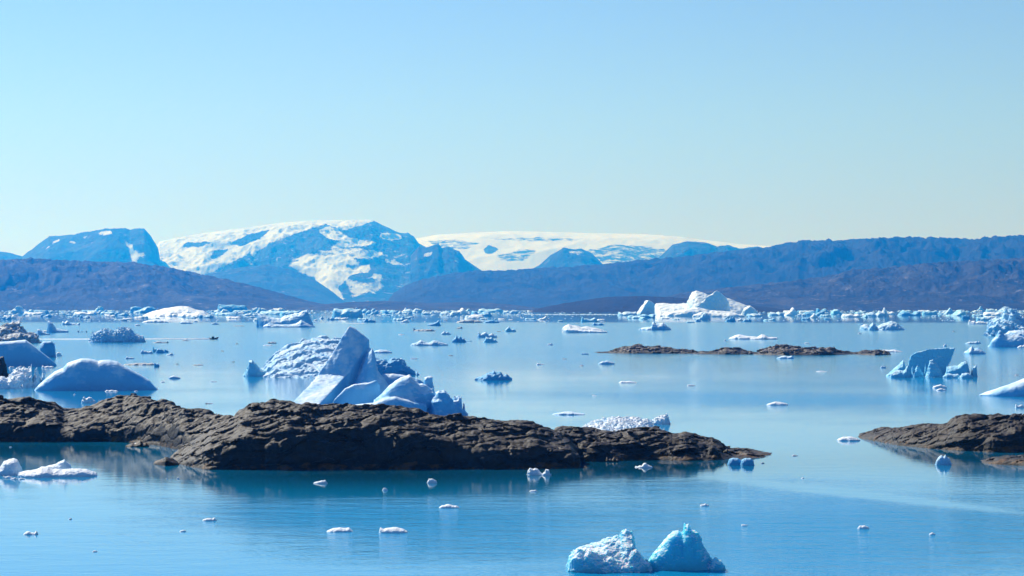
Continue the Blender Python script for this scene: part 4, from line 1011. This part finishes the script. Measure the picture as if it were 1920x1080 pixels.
berg('iceberg', 'flat floe with a clean blue front edge and rubble on top', [
    Lp([(1054, 623), (1059, 616), (1075, 617), (1095, 619), (1110, 619.5), (1138, 621.5), (1138, 623)], 624, d=40, ff=.3, p=4, q=4),
    Lp([(1054, 616), (1058, 611.5), (1066, 608), (1072, 610), (1082, 611), (1090, 613.5), (1100, 612), (1110, 614), (1120, 616), (1132, 619)], 620, d=26, p=2)], M_SNOWY, rough=.12, style='lumpy', seed=401, res=1.0)
berg('iceberg', 'blue pointed cluster mirrored in open water between pyramid and skerries', [
    Lp([(892, 709), (905, 706), (914, 700), (922, 698), (926, 695), (930, 699), (938, 698), (943, 703), (950, 702), (958, 709)], 713, d=9)], M_BLUE, rough=.2, style='scallop', seed=402, res=1.0)
berg('iceberg', 'blue berg with a ram-like horn below the twin-peaked iceberg', [
    Lp([(1198, 617.5), (1208, 614), (1216, 613), (1222, 612.5), (1222.5, 604), (1226, 603), (1230, 607), (1238, 606), (1243, 605), (1250, 611), (1258, 617)], 619, d=22, p=2.4)], M_SMOOTH, rough=.1, style='scallop', seed=403, res=1.0)
berg('ice_floe', 'three-humped white floe with blue shaded sides above the skerries', [
    Lp([(1367, 634), (1378, 629), (1386, 627), (1400, 630), (1412, 631), (1420, 632), (1428, 627), (1434, 628), (1440, 632), (1457, 632.5), (1457, 635)], 636.5, d=22, p=2.4)], M_SNOWY, 'ice floe', rough=.12, style='lumpy', seed=404, res=1.0)

# ================================================================== the boat and its wake
def bx(bm, c, s, taper=(1, 1), shear=0):
    r = bmesh.ops.create_cube(bm, size=1)['verts']
    for v in r:
        k = taper if v.co.z > 0 else (1, 1)
        v.co = (c[0]+v.co.x*s[0]*k[0]+(shear if v.co.z > 0 else 0), c[1]+v.co.y*s[1]*k[1], c[2]+v.co.z*s[2])
    return r
def part(name, bm, mat, parent):
    me = bpy.data.meshes.new(name); bm.to_mesh(me); bm.free(); me.materials.append(mat)
    o = bpy.data.objects.new(name, me); COL.objects.link(o); o.parent = parent; return o
m_hull = flat_mat('boat_hull_paint', (.035, .05, .075), .4); m_dark = flat_mat('boat_dark', (.02, .022, .026), .5); m_glass = flat_mat('boat_glass', (.05, .07, .09), .1)
boat = bpy.data.objects.new('motorboat', None); COL.objects.link(boat)
Db = Dw(636.0); boat.location = ((402-960)/F*Db, Db, 0); boat.rotation_euler = (0, R(-3), R(4))
tag(boat, 'small dark motorboat with raised bow speeding ahead of its white wake', 'boat')
bm = bmesh.new(); secs = []
for x, w, zb, zt in ((-2.6, .95, -.25, .72), (-1.2, 1.05, -.3, .70), (.6, 1.0, -.25, .85), (1.9, .62, .05, 1.15), (2.7, .12, .55, 1.5)):
    secs.append([bm.verts.new(q) for q in ((x, -w, zt), (x, -w*.8, zb+.35), (x, 0, zb), (x, w*.8, zb+.35), (x, w, zt), (x, w*.86, zt-.12), (x, 0, max(zb+.35, zt-.4)), (x, -w*.86, zt-.12))])
for a, b in zip(secs, secs[1:]):
    for i in range(8): bm.faces.new((a[i], a[(i+1) % 8], b[(i+1) % 8], b[i]))
bm.faces.new(secs[0]); bm.faces.new(secs[-1][::-1]); bmesh.ops.recalc_face_normals(bm, faces=bm.faces)
part('hull', bm, m_hull, boat)
bm = bmesh.new(); bx(bm, (-.9, 0, 1.15), (1.7, 1.5, 1.1), (.8, .85), .1); bx(bm, (-.8, 0, 1.74), (1.5, 1.4, .08)); cab = part('cabin', bm, m_dark, boat)
bm = bmesh.new(); bx(bm, (.06, 0, 1.32), (.06, 1.2, .45), (1, .95), -.12); part('windscreen', bm, m_glass, cab)
bm = bmesh.new(); bmesh.ops.create_cone(bm, segments=8, radius1=.06, radius2=.04, depth=1.0, cap_ends=True)
for v in bm.verts: v.co += Vector((-1.4, 0, 2.25))
part('mast', bm, m_dark, cab)
bm = bmesh.new(); bx(bm, (-2.95, 0, .85), (.5, .5, .6), (.8, .8)); bx(bm, (-2.9, 0, .2), (.25, .22, .9)); part('outboard_motor', bm, m_dark, boat)
bm = bmesh.new(); bx(bm, (-3.3, 0, 1.0), (1.5, .10, .08)); part('stern_pole', bm, m_dark, boat)
M_FOAM = flat_mat('foam', (.90, .92, .93), .8)
nx = 420; xs = np.linspace((60-960)/F*Db, (397-960)/F*Db, nx); rs = np.random.RandomState(5)
wv = []
for i, x in enumerate(xs):
    u = i/(nx-1); wd = (1.7-.9*u)*(.75+.5*rs.rand()); 
    for j in range(7):
        a = j/6*2-1; wv.append((x, Db+.2+a*wd, .02+.62*(1-a*a)*(.4+.8*rs.rand())*(.35+.65*u)-(.1 if abs(a) > .99 else 0)))
wake = mesh_obj('wake', wv, grid_faces(nx, 7), M_FOAM); tag(wake, kind='stuff')

# ================================================================== the far ice belt
rs = random.Random(77)
protos = []
for i in range(14):
    mt = [M_ICE, M_TURQ, M_SNOWY, M_BLUE, M_ICE, M_SNOWY, M_TURQ][i % 7]
    kind = ['peaked', 'low', 'blocky', 'lumpy'][i % 4]
    w = 30; h = {'peaked': 17, 'low': 6, 'blocky': 10, 'lumpy': 11}[kind]
    t = [(960-15, 600)]
    n = 7
    for j in range(n):
        a = (j+.5)/n
        k = {'peaked': max(0, 1-abs(a-.5+.25*math.sin(i*2.1))*2.1)**1.1, 'low': .6+.4*rs.random(), 'blocky': .75+.25*rs.random(), 'lumpy': .35+.65*rs.random()}[kind]
        t.append((960-15+30*a, 600-h*max(.12, k*(.85+.15*rs.random()))))
    t.append((975, 600))
    o = berg('iceberg', 'x', [Lp(t, 600, d=22)], mt, 'iceberg', rough=.16, ns=.35, style=['scallop', 'lumpy', 'fbm'][i % 3], seed=500+i, res=1.0)
    protos.append((kind, mt, o))
matword = {M_ICE: 'pale blue', M_TURQ: 'turquoise', M_SNOWY: 'white', M_BLUE: 'deep blue'}
def where(px):
    for a, b, wd in ((0, 200, 'the headland hill'), (200, 330, 'the white whale-backed iceberg'), (330, 480, 'the headland slope'), (480, 640, 'the saddle iceberg'), (640, 760, 'the snowy mountain'),
                     (760, 880, 'the low brown shore'), (880, 1000, 'the dark hill point'), (1000, 1200, 'the low dark hill'), (1200, 1430, 'the twin-peaked iceberg'), (1430, 1560, 'the brown far hill'),
                     (1560, 1700, 'the two-part iceberg'), (1700, 1830, 'the fin iceberg'), (1830, 1930, 'the knobbly heap')):
        if px < b: return wd
    return 'the knobbly heap'
def dens(px):
    if 990 < px < 1190: return .45
    return 1.0
explicit = [(29, 588, 38, 15, 0), (82, 588, 26, 9, 2), (60, 590, 40, 6, 1), (482, 588, 18, 13, 0), (522, 590, 56, 9, 2), (1490, 592, 34, 17, 0), (1530, 592, 44, 10, 3), (1575, 590, 38, 13, 0), (1655, 593, 18, 18, 0), (1640, 594, 40, 12, 3), (1700, 592, 44, 11, 3),
            (1782, 589, 26, 12, 0), (870, 590, 34, 14, 0), (845, 591, 40, 10, 3), (905, 593, 40, 12, 3), (735, 588, 30, 8, 3), (762, 586, 18, 10, 0), (1450, 592, 30, 9, 3), (1180, 592, 36, 10, 3), (1208, 596, 28, 9, 3), (960, 588, 30, 8, 3), (885, 598, 36, 8, 2), (700, 590, 26, 10, 3), (200, 590, 30, 6, 1), (225, 592, 26, 7, 3), (160, 591, 40, 7, 1), (15, 599, 18, 7, 3), (560, 592, 30, 6, 1), (655, 592, 24, 8, 3), (1740, 590, 28, 9, 2), (430, 591, 40, 6, 1), (445, 597, 30, 5, 1), (385, 596, 28, 7, 3), (1600, 595, 36, 7, 1), (1420, 594, 26, 8, 3), (1810, 598, 16, 9, 2), (1860, 592, 40, 8, 1)]
spots = list(explicit)
while len(spots) < 215:
    px = rs.uniform(-30, 1950)
    cl_ = .5+.5*math.sin(px/61+1.3*math.sin(px/143))*math.cos(px/29+2)
    if rs.random() > dens(px)*(.22+.9*cl_): continue
    py = 584.5+rs.random()**2.1*17.5
    w = min(58, 5+9*rs.lognormvariate(0, .75)); kind = rs.choices([0, 1, 2, 3], [1.2, 3, 1.2, 3])[0]
    h = w*{0: .5, 1: .2, 2: .34, 3: .38}[kind]*rs.uniform(.7, 1.15)
    if 1190 < px < 1425 and py < 594: continue
    spots.append((px, py, w, h, kind))
used = set(); seen_lb = {}
kinds = ['peaked', 'low', 'blocky', 'lumpy']
for i, (px, py, w, h, k) in enumerate(spots):
    c = [q for q in protos if q[0] == kinds[k]]
    kind, mt, src = c[rs.randrange(len(c))]
    o = src if src.name not in used else src.copy()
    if src.name in used: COL.objects.link(o)
    used.add(src.name)
    D = Dw(py); s0 = Dw(600)*30/F
    zh = {'peaked': 17, 'low': 6, 'blocky': 10, 'lumpy': 11}[kind]/F*Dw(600)
    sw = w/F*D/s0; sh = h/F*D/zh
    o.scale = (sw, sw*rs.uniform(.8, 1.3), sh)
    o.location = ((px-960)/F*D, D, 0); o.rotation_euler = (0, 0, rs.choice([0, math.pi])+rs.uniform(-.35, .35))
    lb = f'{"large" if w > 28 else "small"} {kind} {matword[mt]} berg of the ice belt, before {where(px)}'
    tag(o, lb, 'iceberg', 'far ice belt: '+lb[:70])
for kind, mt, src in protos:
    if src.name not in used: bpy.data.objects.remove(src)

# brash too small to tell apart: one mesh of many little chips
rs = np.random.RandomState(9)
V = []; Fc = []
def chip(px, py, wpx, hr):
    D = Dw(py); x0, y0 = (px-960)/F*D, D; r = wpx/F*D*.5; n = 6; b = len(V)
    a0 = rs.rand()*6.28
    for zf, rf in ((-.15, 1.0), (hr*.55, .9), (hr, .45)):
        for j in range(n):
            q = a0+j*2*math.pi/n; k = rf*(.7+.6*rs.rand())
            V.append((x0+r*k*math.cos(q), y0+r*k*math.sin(q)*1.3, r*zf*(.7+.6*rs.rand()) if zf > 0 else -.3))
    for l in range(2):
        for j in range(n): Fc.append((b+l*n+j, b+l*n+(j+1) % n, b+(l+1)*n+(j+1) % n, b+(l+1)*n+j))
    Fc.append((b+12, b+13, b+14, b+15)); Fc.append((b+12, b+15, b+16, b+17))
cl = fbm(np.linspace(0, 40, 2000), np.zeros(2000), np.zeros(2000)+.5, 4, 90)
k = 0
while k < 2300:
    px = rs.uniform(-80, 2000); py = 583+rs.rand()**1.9*20.5
    c = cl[int((px+80)/2080*1999)]
    if rs.rand() > .45+1.5*c+.25*(py < 592): continue
    if 1000 < px < 1180 and rs.rand() < .55: continue
    chip(px, py, rs.uniform(1.2, 5.5)*(1.2 if py < 592 else .8), rs.uniform(.18, .55)); k += 1
for _ in range(420): chip(rs.uniform(985, 1200), 589.8+rs.normal()*.35, rs.uniform(2, 6), rs.uniform(.1, .25))
for _ in range(260): chip(rs.uniform(-50, 1950), rs.uniform(602, 650), rs.uniform(.8, 2.2), .3)
for _ in range(90): chip(rs.uniform(0, 1920), rs.uniform(650, 760), rs.uniform(1.0, 2.5), .3)
brash = mesh_obj('brash_ice', V, Fc, M_ICE); tag(brash, kind='stuff')
# ================================================================== render settings
scene.render.engine = 'CYCLES'
cy = scene.cycles
cy.use_denoising = True
cy.max_bounces = 6; cy.diffuse_bounces = 3; cy.glossy_bounces = 3; cy.transmission_bounces = 2; cy.volume_bounces = 0
cy.sample_clamp_indirect = 8
vs_ = scene.view_settings
vs_.view_transform = 'Standard'; vs_.look = 'None'; vs_.exposure = EXPOSURE; vs_.gamma = 1; vs_.use_curve_mapping = False
